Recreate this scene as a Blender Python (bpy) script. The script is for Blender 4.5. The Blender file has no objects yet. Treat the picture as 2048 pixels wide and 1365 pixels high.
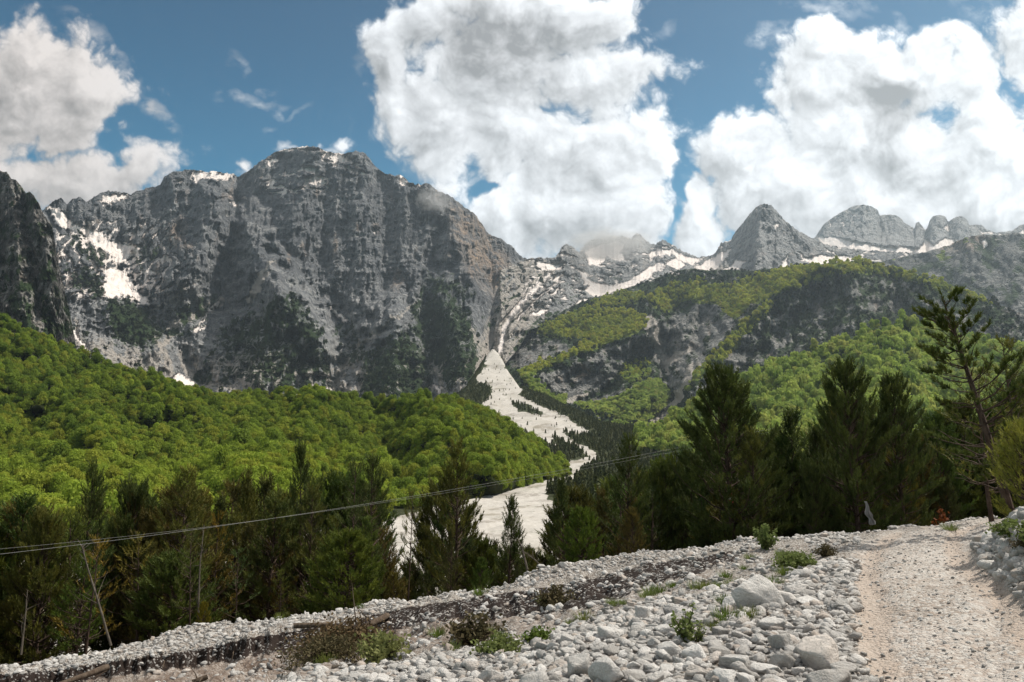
import bpy, math, random
import numpy as np
random.seed(7)
RS = np.random.RandomState(11)
sc = bpy.context.scene
COL = sc.collection
R = math.radians

# ------------------------------------------------------------------ camera
F = 1607.0; CX, CY = 1024.0, 682.5
PITCH = R(7.7); CP, SP = math.cos(PITCH), math.sin(PITCH)
EYE = 1.6
cam_d = bpy.data.cameras.new('camera'); cam = bpy.data.objects.new('camera', cam_d)
COL.objects.link(cam); sc.camera = cam
cam.location = (0, 0, EYE); cam.rotation_euler = (R(90) + PITCH, 0, 0)
cam_d.sensor_width = 36.0; cam_d.lens = 36.0 * F / 2048.0
cam_d.clip_start = 0.1; cam_d.clip_end = 60000

def at(u, v, D):
    """world point seen in column u, row v of the survey picture, D metres away over the ground"""
    u = np.asarray(u, float); v = np.asarray(v, float); D = np.asarray(D, float)
    a = (u - CX) / F; b = (CY - v) / F
    y = CP - b * SP; z = SP + b * CP
    h = np.hypot(a, y)
    return np.stack(np.broadcast_arrays(a / h * D, y / h * D, z / h * D + EYE), -1)
def zray(u, v, D): return at(u, v, D)[..., 2]
def pos(u, D, z):
    a = (np.asarray(u, float) - CX) / F; dz = np.asarray(z, float) - EYE
    A = a * a * CP * CP + 1; B = 2 * a * a * CP * dz * SP; C = a * a * dz * dz * SP * SP - np.asarray(D, float) ** 2
    y = (-B + np.sqrt(np.maximum(B * B - 4 * A * C, 0))) / (2 * A)
    return np.stack(np.broadcast_arrays(a * (y * CP + dz * SP), y, z), -1)
def proj(P):
    P = np.asarray(P, float); dz = P[..., 2] - EYE
    dep = P[..., 1] * CP + dz * SP
    return CX + F * P[..., 0] / dep, CY - F * (dz * CP - P[..., 1] * SP) / dep

# ------------------------------------------------------------------ noise
def _h(ix, iy, s):
    n = (ix.astype(np.int64) * 374761393 + iy.astype(np.int64) * 668265263 + s * 2147483647) & 0xffffffff
    n = ((n ^ (n >> 13)) * 1274126177) & 0xffffffff
    return (n ^ (n >> 16)) & 0xffff
def pn(x, y, s=0):
    x = np.asarray(x, float); y = np.asarray(y, float); x, y = np.broadcast_arrays(x, y)
    ix = np.floor(x); iy = np.floor(y); fx = x - ix; fy = y - iy
    ix = ix.astype(np.int64); iy = iy.astype(np.int64)
    w = lambda t: t * t * t * (t * (t * 6 - 15) + 10)
    def g(dx, dy):
        a = _h(ix + dx, iy + dy, s) * (2 * math.pi / 65536)
        return np.cos(a) * (fx - dx) + np.sin(a) * (fy - dy)
    a, b, c, d = g(0, 0), g(1, 0), g(0, 1), g(1, 1)
    u = w(fx); v = w(fy)
    return ((a + (b - a) * u) + ((c + (d - c) * u) - (a + (b - a) * u)) * v) * 1.5
def fbm(x, y, o=5, s=0, g=0.5):
    t = 0; a = 1; k = 1.0; n = 0
    for i in range(o):
        t = t + a * pn(x * k + i * 17.3, y * k - i * 9.1, s + i); n += a; a *= g; k *= 2.03
    return t / n
def rid(x, y, o=5, s=0, g=0.5):
    t = 0; a = 1; k = 1.0; n = 0
    for i in range(o):
        t = t + a * (1 - 2 * np.abs(pn(x * k + i * 7.7, y * k + i * 3.3, s + i))); n += a; a *= g; k *= 2.07
    return t / n
def ss(a, b, x):
    t = np.clip((x - a) / (b - a), 0, 1); return t * t * (3 - 2 * t)
def segd(U, V, pts):
    """distance to a polyline, and position 0..1 along it"""
    best = np.full(U.shape, 1e9); par = np.zeros(U.shape); n = len(pts) - 1
    for i in range(n):
        (x0, y0), (x1, y1) = pts[i][:2], pts[i + 1][:2]
        dx, dy = x1 - x0, y1 - y0; L = dx * dx + dy * dy + 1e-9
        t = np.clip(((U - x0) * dx + (V - y0) * dy) / L, 0, 1)
        d = np.hypot(U - x0 - t * dx, V - y0 - t * dy)
        m = d < best; best = np.where(m, d, best); par = np.where(m, (i + t) / n, par)
    return best, par
def poly(U, V, pts, soft=6.0, grow=0.0):
    """soft mask of a polygon"""
    ins = np.zeros(U.shape, bool); n = len(pts)
    xs = [p[0] for p in pts]; ys = [p[1] for p in pts]; m = soft * 2 + abs(grow) + 2
    box = (U > min(xs) - m) & (U < max(xs) + m) & (V > min(ys) - m) & (V < max(ys) + m)
    out = np.zeros(U.shape)
    if not box.any(): return out
    u = U[box]; v = V[box]; ins = np.zeros(u.shape, bool)
    for i in range(n):
        x0, y0 = pts[i]; x1, y1 = pts[(i + 1) % n]
        if y0 == y1: continue
        c = ((y0 > v) != (y1 > v)) & (u < (x1 - x0) * (v - y0) / (y1 - y0) + x0)
        ins ^= c
    d, _ = segd(u, v, list(pts) + [pts[0]])
    out[box] = ss(-soft, soft, np.where(ins, d, -d) + grow)
    return out
def stroke(U, V, pts, w0, w1=None, soft=4.0):
    d, t = segd(U, V, pts); w = w0 + ((w1 if w1 is not None else w0) - w0) * t
    return ss(soft, -soft, d - w)
def IP(u, tab): 
    t = np.asarray(tab, float); return np.interp(u, t[:, 0], t[:, 1])

# ------------------------------------------------------------------ mesh + tags
def grid_mesh(name, P, attrs, mat, smooth=True, skip=None):
    nr, nc = P.shape[:2]
    me = bpy.data.meshes.new(name)
    i = np.arange(nr * nc).reshape(nr, nc)
    q = np.stack([i[:-1, :-1], i[:-1, 1:], i[1:, 1:], i[1:, :-1]], -1).reshape(-1, 4)
    if skip is not None: q = q[~skip.reshape(-1)]
    return raw_mesh(me, P.reshape(-1, 3), q, attrs, mat, smooth)
def raw_mesh(me, co, faces, attrs=None, mat=None, smooth=True):
    if isinstance(me, str): me = bpy.data.meshes.new(me)
    co = np.asarray(co, np.float32); faces = np.asarray(faces, np.int32); k = faces.shape[1]
    me.vertices.add(len(co)); me.vertices.foreach_set('co', co.ravel())
    me.loops.add(faces.size); me.loops.foreach_set('vertex_index', faces.ravel())
    me.polygons.add(len(faces))
    me.polygons.foreach_set('loop_start', np.arange(0, faces.size, k, dtype=np.int32))
    me.polygons.foreach_set('loop_total', np.full(len(faces), k, np.int32))
    me.polygons.foreach_set('use_smooth', np.full(len(faces), bool(smooth)))
    for n, a in (attrs or {}).items():
        a = np.asarray(a, np.float32)
        if a.ndim == 1 or a.shape[-1] == 1:
            at_ = me.attributes.new(n, 'FLOAT', 'POINT'); at_.data.foreach_set('value', a.ravel())
        else:
            at_ = me.attributes.new(n, 'FLOAT_COLOR', 'POINT'); at_.data.foreach_set('color', a.reshape(-1, 4).ravel())
    me.update(calc_edges=True)
    if mat: me.materials.append(mat)
    return me
def link(name, me, parent=None, loc=None):
    o = bpy.data.objects.new(name, me); COL.objects.link(o)
    if parent: o.parent = parent
    if loc is not None: o.location = loc
    return o
def tag(o, label=None, cat=None, group=None, kind=None):
    if label: o['label'] = label
    if cat: o['category'] = cat
    if group: o['group'] = group
    if kind: o['kind'] = kind
    return o

# ------------------------------------------------------------------ node helpers
class NT:
    def __init__(s, tree): s.t = tree; s.n = tree.nodes; s.l = tree.links
    def new(s, ty, **kw):
        n = s.n.new(ty)
        for k, v in kw.items():
            if k.startswith('i_'):
                key = k[2:]; key = int(key) if key.isdigit() else key.replace('_', ' ')
                s.set(n.inputs[key], v)
            else: setattr(n, k, v)
        return n
    def set(s, inp, v):
        if isinstance(v, bpy.types.NodeSocket): s.l.new(v, inp)
        elif v is not None:
            if hasattr(inp, 'default_value'):
                try: inp.default_value = v
                except Exception: inp.default_value = tuple(v) + (1.0,)
    def math(s, op, a, b=None, c=None, clamp=False):
        n = s.n.new('ShaderNodeMath'); n.operation = op; n.use_clamp = clamp
        s.set(n.inputs[0], a); s.set(n.inputs[1], b); s.set(n.inputs[2], c); return n.outputs[0]
    def vm(s, op, a, b=None, sc_=None):
        n = s.n.new('ShaderNodeVectorMath'); n.operation = op; s.set(n.inputs[0], a)
        if b is not None: s.set(n.inputs[1], b)
        if sc_ is not None: s.set(n.inputs['Scale'], sc_)
        return n.outputs['Value'] if op in ('LENGTH', 'DOT_PRODUCT', 'DISTANCE') else n.outputs[0]
    def mix(s, f, a, b, bt='MIX'):
        n = s.n.new('ShaderNodeMix'); n.data_type = 'RGBA'; n.blend_type = bt; n.clamp_factor = True
        s.set(n.inputs[0], f); s.set(n.inputs[6], a); s.set(n.inputs[7], b); return n.outputs[2]
    def mr(s, v, a, b, c=0.0, d=1.0, smooth=True):
        n = s.n.new('ShaderNodeMapRange'); n.interpolation_type = 'SMOOTHSTEP' if smooth else 'LINEAR'
        s.set(n.inputs[0], v); s.set(n.inputs[1], a); s.set(n.inputs[2], b); s.set(n.inputs[3], c); s.set(n.inputs[4], d)
        return n.outputs[0]
    def noise(s, vec, scale, detail=5, rough=0.55, dist=0.0, lac=2.0):
        n = s.n.new('ShaderNodeTexNoise'); s.set(n.inputs['Vector'], vec); n.inputs['Scale'].default_value = scale
        n.inputs['Detail'].default_value = detail; n.inputs['Roughness'].default_value = rough
        n.inputs['Distortion'].default_value = dist; n.inputs['Lacunarity'].default_value = lac; return n.outputs[0]
    def vor(s, vec, scale, feature='F1', rnd=1.0):
        n = s.n.new('ShaderNodeTexVoronoi'); n.feature = feature; s.set(n.inputs['Vector'], vec)
        n.inputs['Scale'].default_value = scale; n.inputs['Randomness'].default_value = rnd; return n
    def attr(s, name, ty='GEOMETRY'):
        n = s.n.new('ShaderNodeAttribute'); n.attribute_name = name; n.attribute_type = ty; return n
    def sep(s, c):
        n = s.n.new('ShaderNodeSeparateColor'); s.set(n.inputs[0], c); return n.outputs
    def map(s, vec, scale=(1, 1, 1), rot=(0, 0, 0), loc=(0, 0, 0)):
        n = s.n.new('ShaderNodeMapping'); s.set(n.inputs[0], vec); n.inputs['Scale'].default_value = scale
        n.inputs['Rotation'].default_value = rot; n.inputs['Location'].default_value = loc; return n.outputs[0]
def mat(name):
    m = bpy.data.materials.new(name); m.use_nodes = True; m.node_tree.nodes.clear(); return m, NT(m.node_tree)
def finish(T, color, rough=0.9, bump=None, bdist=1.0, bstr=1.0, spec=0.2, transl=0.0, tcol=None):
    p = T.new('ShaderNodeBsdfPrincipled'); T.set(p.inputs['Base Color'], color); T.set(p.inputs['Roughness'], rough)
    p.inputs['Specular IOR Level'].default_value = spec
    if bump is not None:
        b = T.new('ShaderNodeBump'); T.set(b.inputs['Height'], bump); b.inputs['Distance'].default_value = bdist
        b.inputs['Strength'].default_value = bstr; T.l.new(b.outputs[0], p.inputs['Normal'])
    out = T.new('ShaderNodeOutputMaterial'); sh = p.outputs[0]
    if transl:
        t = T.new('ShaderNodeBsdfTranslucent'); T.set(t.inputs[0], tcol if tcol is not None else color)
        m = T.new('ShaderNodeMixShader'); m.inputs[0].default_value = transl
        T.l.new(sh, m.inputs[1]); T.l.new(t.outputs[0], m.inputs[2]); sh = m.outputs[0]
    T.l.new(sh, out.inputs[0])

# ------------------------------------------------------------------ sun, sky, clouds
SUN_AZ, SUN_EL = 66.0, 55.0          # degrees clockwise from the view axis, and above the horizon
sd = np.array([math.sin(R(SUN_AZ)) * math.cos(R(SUN_EL)), math.cos(R(SUN_AZ)) * math.cos(R(SUN_EL)), math.sin(R(SUN_EL))])
sun_d = bpy.data.lights.new('sun', 'SUN'); sun = bpy.data.objects.new('sun', sun_d); COL.objects.link(sun)
sun_d.energy = 4.6; sun_d.angle = R(0.6); sun_d.color = (1.0, 0.94, 0.84)
from mathutils import Vector
sun.rotation_euler = Vector(sd).to_track_quat('Z', 'Y').to_euler(); sun.location = (30, 20, 60)

# clouds: lumps of the cloud cover as directions (column, row of the survey picture, half sizes, strength)
CLOUDS = [(60,190,200,125,1.1),(150,180,120,95,1.0),(-60,200,200,130,1.0),(130,240,110,70,.9),(30,240,110,60,1.0),(235,185,55,45,.45),(125,285,75,30,.7),
 (-60,140,110,90,.9),
 (150,370,190,55,1.0),(300,345,70,50,.75),(30,360,150,45,.9),
 
 (580,297,30,8,.5),(675,298,30,10,.5),(490,345,22,14,.5),
 (1010,110,150,130,1.0),(850,60,90,60,.7),(800,110,75,100,.8),(770,130,40,60,.6),(800,200,75,90,.85),(880,220,120,130,1.0),(1000,260,150,150,1.0),(1200,160,130,70,1.0),
 (1300,150,80,40,.6),(1180,60,90,80,1.0),(1050,20,180,70,1.0),(1230,30,50,60,.5),(1190,320,190,130,1.05),(1300,300,90,100,.8),(1100,400,150,110,1.0),
 (1200,420,140,100,1.05),(1010,420,80,60,.9),(960,420,50,45,.7),(1040,460,90,60,1.),(1250,470,80,50,1.),
 (1660,110,110,60,1.0),(1640,170,110,90,1.0),(1570,200,50,60,.75),(1780,150,150,75,1.0),(1850,120,100,50,.9),(1940,150,80,90,.85),(1700,280,190,130,1.1),
 (1500,310,130,80,.9),(1430,325,50,28,.6),(1560,380,180,90,1.1),(1420,400,80,70,.75),(1400,450,70,60,.95),(1850,330,190,110,1.1),(2000,330,120,120,1.0),
 (1980,230,70,70,.75),(1750,420,260,90,1.2),(2020,420,160,90,1.2),(1390,490,60,40,1.0),(2060,80,90,90,.7),(2100,30,110,60,.7),(2130,260,70,140,.8),
 
 (2250,420,300,120,1.1),(2400,200,200,140,.9),(-300,330,220,90,.9),(-420,150,160,60,.8),(2700,330,300,160,.9),(-800,260,260,90,.9)]
WISPS = [(175,60,60,22,.5,35),(215,110,55,20,.6,50),(250,165,45,22,.55,45),(300,215,60,14,.75,40),(340,245,34,9,.6,50),(478,130,30,12,.5,60),(470,195,55,9,.45,8),(520,208,60,7,.45,5),(550,225,22,8,.5,60),(545,190,26,7,.5,0),(592,228,34,5,.25,-35),(540,262,22,7,.25,0),(865,70,40,20,.3,0),(735,120,25,25,.5,0),(1525,68,40,18,.6,-30),(1580,65,45,20,.55,-25),(1650,22,80,14,.5,10),(1330,62,34,9,.2,-40),(1800,50,16,34,.35,-30),(1690,8,60,14,.4,5),(1620,100,60,14,.3,0),(575,299,26,7,.8,0),(672,299,30,7,.8,0),(490,340,26,8,.4,-40),(700,240,8,26,.15,0),(860,330,80,40,.35,30),(900,370,60,30,.35,0),(1950,10,50,30,.4,0)]
HOLES = [(1180,245,110,14,.4),(1100,225,60,16,.55),(975,290,32,18,.35),(870,135,26,16,.45),(920,165,30,22,.38),(1360,395,26,60,.8),(1340,440,18,26,.6),
 (1430,390,40,40,.5),(1960,265,40,16,.55),(1900,290,30,16,.4),(2048,300,18,40,.6),(1370,290,20,70,.35),(955,380,40,14,.6),(930,330,40,50,.35),(1900,30,40,30,.3),(240,235,40,26,.35)]
GREYS = [(1040,75,150,75,1.),(980,60,90,60,.6),(1200,180,170,50,.35),(1060,170,90,60,.4),(1140,330,130,80,.3),(1170,480,160,60,.5),(1770,200,90,60,.9),(1800,250,80,60,.7),(1830,330,110,60,.4),
 (1610,200,60,50,.3),(1700,420,200,50,.25),(60,230,200,70,.25),(150,390,260,40,.25),(1950,430,140,40,.5),(1330,120,90,60,.3),(1250,80,110,60,.35),(900,190,200,150,.3),(800,130,160,150,.35)]
def world():
    w = bpy.data.worlds.new('World'); sc.world = w; w.use_nodes = True; w.node_tree.nodes.clear(); T = NT(w.node_tree)
    sky = T.new('ShaderNodeTexSky', sky_type='NISHITA', sun_disc=False, sun_elevation=R(SUN_EL), sun_rotation=R(SUN_AZ),
                altitude=1000.0, air_density=1.0, dust_density=0.6, ozone_density=2.5)
    tc = T.new('ShaderNodeTexCoord'); sp = T.new('ShaderNodeSeparateXYZ'); T.l.new(tc.outputs['Generated'], sp.inputs[0])
    tint = T.mix(T.mr(sp.outputs[2], .10, .55), SKYLOW, SKYHIGH)
    b1 = T.new('ShaderNodeBackground'); T.l.new(T.mix(1.0, sky.outputs[0], tint, 'MULTIPLY'), b1.inputs[0]); b1.inputs[1].default_value = SKYSTR
    # unseen broken white cloud overhead and behind, added to warm the sky light
    n = T.noise(T.map(tc.outputs['Generated'], (1, 1, 1.6)), 2.2, 5, .6, .3)
    away = T.math('MAXIMUM', T.mr(sp.outputs[2], .62, .74), T.mr(sp.outputs[1], .15, -.05))
    k = T.math('MULTIPLY', T.math('MULTIPLY', T.mr(n, .42, .58), away), T.mr(sp.outputs[2], -.02, .05))
    b2 = T.new('ShaderNodeBackground'); b2.inputs[0].default_value = (.95, .91, .86, 1); b2.inputs[1].default_value = .85
    ms = T.new('ShaderNodeMixShader'); T.l.new(k, ms.inputs[0]); T.l.new(b1.outputs[0], ms.inputs[1]); T.l.new(b2.outputs[0], ms.inputs[2])
    o = T.new('ShaderNodeOutputWorld'); T.l.new(ms.outputs[0], o.inputs[0])
def billow(x, y, o, s, g=.55):
    t = 0; a = 1; k = 1.0; n = 0
    for i in range(o):
        t = t + a * np.abs(pn(x * k + i * 5.7, y * k + i * 8.3, s + i)) * 2; n += a; a *= g; k *= 2.05
    return t / n
def cloud_cover(U, V, det):
    X = U / 260.0; Y = V / 260.0
    wu = fbm(X * 1.3, Y * 1.3, det - 1, 101, .52); wv = fbm(X * 1.3 + 40, Y * 1.3, det - 1, 131, .52)
    U2 = U + wu * 75; V2 = V + wv * 60
    c = np.full(U.shape, -.9)
    for (u, v, a, b, s) in CLOUDS:
        L = np.hypot((U2 - u) / (a * 1.18), (V2 - v) / (b * 1.18)); c = np.maximum(c, s * (1 - L))
    for (u, v, a, b, s) in HOLES:
        L = np.hypot((U2 - u) / (a * 1.15), (V2 - v) / (b * 1.15)); c = c - .7 * s * np.maximum(1 - L, 0)
    bl = billow(X * 2.2 + wu * .3, Y * 2.2 + wv * .3, det + 1, 7, .6)
    return c + (bl - .50 - .07 * ss(560, 380, U)) * .60 + fbm(X * 9, Y * 9, max(det - 2, 1), 55, .6) * .07, U2, V2
def clouds():
    us = np.concatenate([np.arange(-1700, -130, 14), np.arange(-130, 2180, 1.7), np.arange(2180, 3900, 14)])
    vs_ = np.concatenate([np.arange(-260, -20, 7), np.arange(-20, 560, 1.7), np.arange(560, 800, 12)])
    U, V = np.meshgrid(us, vs_)
    t, U2, V2 = cloud_cover(U, V, 6)
    t2, _, _ = cloud_cover(U + 26, V - 34, 4)
    t3, _, _ = cloud_cover(U + 9, V - 12, 5)
    g = np.zeros(U.shape)
    for (u, v, a, b, s) in GREYS: g += s * np.maximum(1 - np.hypot((U2 - u) / (a * 1.35), (V2 - v) / (b * 1.35)), 0) ** 1.0
    g = np.minimum(g, 1.15)
    alpha = ss(-.05, .36, t) ** 1.15
    wn = fbm(U / 60, V / 40, 6, 171, .62); wu_ = U + 26 * fbm(U / 50, V / 50, 4, 172); wv_ = V + 20 * fbm(U / 50, V / 50, 4, 173); wsp = np.zeros(U.shape)
    for (u, v, a, b, s, an) in WISPS:
        ca, sa = math.cos(R(an)), math.sin(R(an)); dx, dy = wu_ - u, wv_ - v
        q = np.hypot((dx * ca + dy * sa) / (a * 1.15), (-dx * sa + dy * ca) / (b * 1.3)); wsp = np.maximum(wsp, s * np.clip(1 - q, 0, 1) ** .9 * 1.0)
    alpha = np.maximum(alpha, np.clip(wsp * ss(-.30, .35, wn), 0, .85))
    thick = np.clip(t, 0, 1.2)
    lit = np.clip(t - t2, -.5, .5) * .26 + np.clip(t - t3, -.3, .3) * .30
    soft = fbm(U2 / 170, V2 / 120, 5, 77, .55)
    puff = billow(U2 / 120, V2 / 95, 4, 301, .5)
    br = .90 + lit * 1.25 + soft * .14 + (puff - .42) * .22 - g * .44 - .07 * ss(.15, .8, thick)
    br += .06 * ss(.25, .05, t)
    px = (U - CX) / F
    br = np.clip(br, .36, 1.1) * (.78 + .25 * ss(-.62, .05, px)) ** 1.0
    warm = ss(-.15, -.6, px)[..., None]
    col = (np.array([.93, .955, .985]) * (1 - warm) + np.array([.98, .90, .85]) * warm) * br[..., None] ** 1.15
    grey_tint = np.clip(g, 0, 1)[..., None] * .5
    col = col * (1 - grey_tint) + (col.mean(-1, keepdims=True) * np.array([1.0, .985, .995])) * grey_tint
    C4 = np.concatenate([col, alpha[..., None]], -1)
    me = grid_mesh('sky', at(U, V, 11500.0), {'cloud': C4}, None)
    m, T = mat('cloud_cover'); a = T.attr('cloud')
    e = T.new('ShaderNodeEmission'); T.l.new(a.outputs['Color'], e.inputs[0]); e.inputs[1].default_value = CLOUDSTR
    tr = T.new('ShaderNodeBsdfTransparent'); ms = T.new('ShaderNodeMixShader'); T.l.new(a.outputs['Alpha'], ms.inputs[0])
    T.l.new(tr.outputs[0], ms.inputs[1]); T.l.new(e.outputs[0], ms.inputs[2])
    o = T.new('ShaderNodeOutputMaterial'); T.l.new(ms.outputs[0], o.inputs[0])
    m.cycles.emission_sampling = 'NONE'; me.materials.append(m)
    tag(link('sky', me), kind='structure')
SKYLOW = (.12, .72, .76, 1); SKYHIGH = (.0, .28, .37, 1); SKYSTR = 0.11; CLOUDSTR = .82
world(); clouds()
vs = sc.view_settings; sc.display_settings.display_device = 'sRGB'
vs.view_transform = 'Standard'; vs.look = 'None'; vs.gamma = 1.0; vs.exposure = 0.45
sc.cycles.use_denoising = True
try: sc.cycles.denoiser = 'OPENIMAGEDENOISE'
except Exception: pass
sc.cycles.max_bounces = 5; sc.cycles.diffuse_bounces = 3; sc.cycles.glossy_bounces = 2; sc.cycles.transparent_max_bounces = 4
sc.cycles.transmission_bounces = 2; sc.cycles.volume_bounces = 0; sc.cycles.sample_clamp_indirect = 4
# ------------------------------------------------------------------ far terrain
def rock_material(name, dark, light, warm, rs=1.0, veg=(.022, .036, .014), green=(.10, .125, .02), fine=1.0):
    """mask attribute: R snow, G dwarf shrubs, B scree, A warm tint; mask2: R meadow green, G tone"""
    m, T = mat(name)
    a = T.attr('mask'); r, g, b = T.sep(a.outputs['Color'])[:3]; al = a.outputs['Alpha']
    a2 = T.attr('mask2'); r2, g2, _ = T.sep(a2.outputs['Color'])[:3]
    tc = T.new('ShaderNodeTexCoord'); O = tc.outputs['Object']
    n1 = T.noise(O, .006 * rs, 8, .62, .3)
    n2 = T.noise(T.map(O, (1, 1, .28)), .03 * rs, 6, .65, .4)
    n3 = T.noise(O, .09 * rs, 4, .6)
    st = T.noise(T.map(O, (.25, .25, 2.6), (R(8), R(-6), 0)), .016 * rs, 5, .6, .6)
    tone = T.math('ADD', T.math('MULTIPLY', n1, .45), T.math('MULTIPLY', n2, .55))
    tone = T.math('ADD', tone, T.math('MULTIPLY', T.math('SUBTRACT', st, .5), .5))
    tone = T.math('ADD', tone, T.math('SUBTRACT', g2, .5))
    tone = T.math('ADD', tone, T.math('MULTIPLY', T.math('SUBTRACT', n3, .5), .5))
    tone = T.math('ADD', tone, T.math('MULTIPLY', T.math('SUBTRACT', T.noise(O, .22 * rs, 3, .7), .5), .55))
    c = T.mix(T.mr(tone, .34, .68), dark, light)
    wv = T.vm('ADD', T.map(O, (1, 1, .36)), T.vm('SCALE', T.vm('SUBTRACT', T.n.new('ShaderNodeTexNoise').outputs['Color'], (.5, .5, .5)), sc_=20.0 / rs))
    crk = T.vor(wv, .026 * rs, 'DISTANCE_TO_EDGE').outputs['Distance']; c = T.mix(T.mr(crk, .0, .07, .40, 0), c, tuple(x * .35 for x in dark[:3]) + (1,))
    led = T.math('ABSOLUTE', T.math('SUBTRACT', st, .52)); c = T.mix(T.math('MULTIPLY', T.mr(led, .022, .004), T.mr(n2, .45, .6, 0, .6)), c, (.46, .45, .43, 1))
    c = T.mix(T.math('MULTIPLY', al, T.mr(n2, .35, .62)), c, warm)
    c = T.mix(T.mr(T.math('ADD', b, T.math('MULTIPLY', T.math('SUBTRACT', n3, .5), .9)), .35, .65), c, (.43, .39, .35, 1))
    def brk(mask, n, k=1.0, lo=.42, hi=.58): return T.mr(T.math('ADD', mask, T.math('MULTIPLY', T.math('SUBTRACT', n, .5), k)), lo, hi)
    n5 = T.noise(O, .05 * rs, 5, .7, .5)
    vc = T.mix(T.mr(n3, .3, .7), veg, tuple(x * 1.9 for x in veg))
    c = T.mix(brk(g, n5, 1.5), c, vc)
    gc = T.mix(T.mr(n5, .3, .7), green, tuple(x * 1.8 for x in green))
    c = T.mix(brk(r2, n5, .8), c, gc)
    c = T.mix(brk(r, n3, .5), c, T.mix(T.mr(n5, .35, .65), (.60, .535, .50, 1), (.70, .64, .60, 1)))
    h = T.math('ADD', T.math('MULTIPLY', n2, 1.0), T.math('MULTIPLY', n3, .45))
    h = T.math('ADD', h, T.math('MULTIPLY', st, .6))
    h = T.math('ADD', h, T.math('MULTIPLY', T.noise(O, .2 * rs, 3, .6), .45 * fine))
    h = T.math('SUBTRACT', h, T.mr(crk, 0, .1, .35, 0))
    h = T.math('MULTIPLY', h, T.math('SUBTRACT', 1.0, T.math('MULTIPLY', r, .85)))
    finish(T, c, .95, h, 34.0 / rs, .9, .1)
    return m
def V4(c): return tuple(c) + (1.0,)
SURF = {}
def patch(key, name, crest, base, Dc, Db, u0, u1, du, rows, p, mat_, relief, masks, jag=(0, 10), back=(400, -500), bv=None, bow=1.0):
    us = np.arange(u0, u1 + du, du); nt = rows
    tt = np.linspace(0, 1, nt) ** 1.0
    vc = IP(us, crest)
    if jag[0]: vc = vc + jag[0] * (rid(us / jag[1], us * 0 + 3.3, 4, 5) - .35) * -1.0
    vb = IP(us, base); dc = IP(us, Dc); db = IP(us, Db)
    U = np.broadcast_to(us, (nt, len(us))).copy(); T_ = np.broadcast_to(tt[:, None], U.shape)
    V = vb + (vc - vb) * T_
    D0 = db + (dc - db) * T_ ** p
    M0 = masks(U, V, T_, D0); D = D0 + relief(U, V, T_, D0) * (1 - .6 * np.clip(M0.get('snow', 0 * U), 0, 1))
    P = at(U, V, D)
    M = M0
    m1 = np.stack([np.clip(M.get(k, np.zeros(U.shape)) + 0 * U, 0, 1) for k in ('snow', 'shrub', 'scree', 'warm')], -1)
    m2 = np.stack([np.clip(M.get('green', 0 * U) + 0 * U, 0, 1), np.clip(.5 + M.get('tone', 0 * U) + 0 * U, 0, 1), 0 * U, 0 * U + 1], -1)
    # the far side of the ridge falls away behind the crest
    top = P[-1]; d = top[:, :2] / np.linalg.norm(top[:, :2], axis=1, keepdims=True); nb = 5
    bk = []
    for k in range(1, nb + 1):
        f = k / nb; q = top.copy(); q[:, :2] += d * back[0] * f; q[:, 2] += back[1] * f ** 1.2; bk.append(q)
    bk = np.array(bk); P2 = np.concatenate([P, bk]); 
    m1b = np.concatenate([m1, np.repeat(m1[-1:], nb, 0)]); m2b = np.concatenate([m2, np.repeat(m2[-1:], nb, 0)])
    me = grid_mesh(name, P2, {'mask': m1b, 'mask2': m2b}, mat_)
    tag(link(name, me), kind='structure')
    SURF[key] = dict(u=us, v=V, D=D, P=P, M=M, T=T_)
    return P
def ridges(U, V, lst, D=0):
    """each (points, half width, height): a spur standing out (+) or a gully cut in (-)"""
    o = np.zeros(U.shape)
    for pts, w, h in lst:
        wob = 1 + .35 * pn(U / 23, V / 23, 9)
        d, t = segd(U + 6 * pn(U / 18, V / 18, 3), V + 6 * pn(U / 18, V / 18, 4), pts)
        o -= h * np.maximum(1 - d / (w * wob), 0) ** 1.2
    return o
ROCK_MAIN = rock_material('limestone_wall', (.125, .13, .14, 1), (.335, .335, .335, 1), (.38, .27, .19, 1), 1.0)
ROCK_FAR = rock_material('limestone_peak', (.11, .115, .125, 1), (.37, .365, .36, 1), (.42, .33, .26, 1), .8)
ROCK_LEFT = rock_material('limestone_crag', (.10, .095, .09, 1), (.36, .335, .31, 1), (.40, .30, .22, 1), 1.6)
ROCK_SHLD = rock_material('limestone_shoulder', (.10, .105, .105, 1), (.30, .29, .275, 1), (.42, .30, .22, 1), 1.3)

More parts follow.
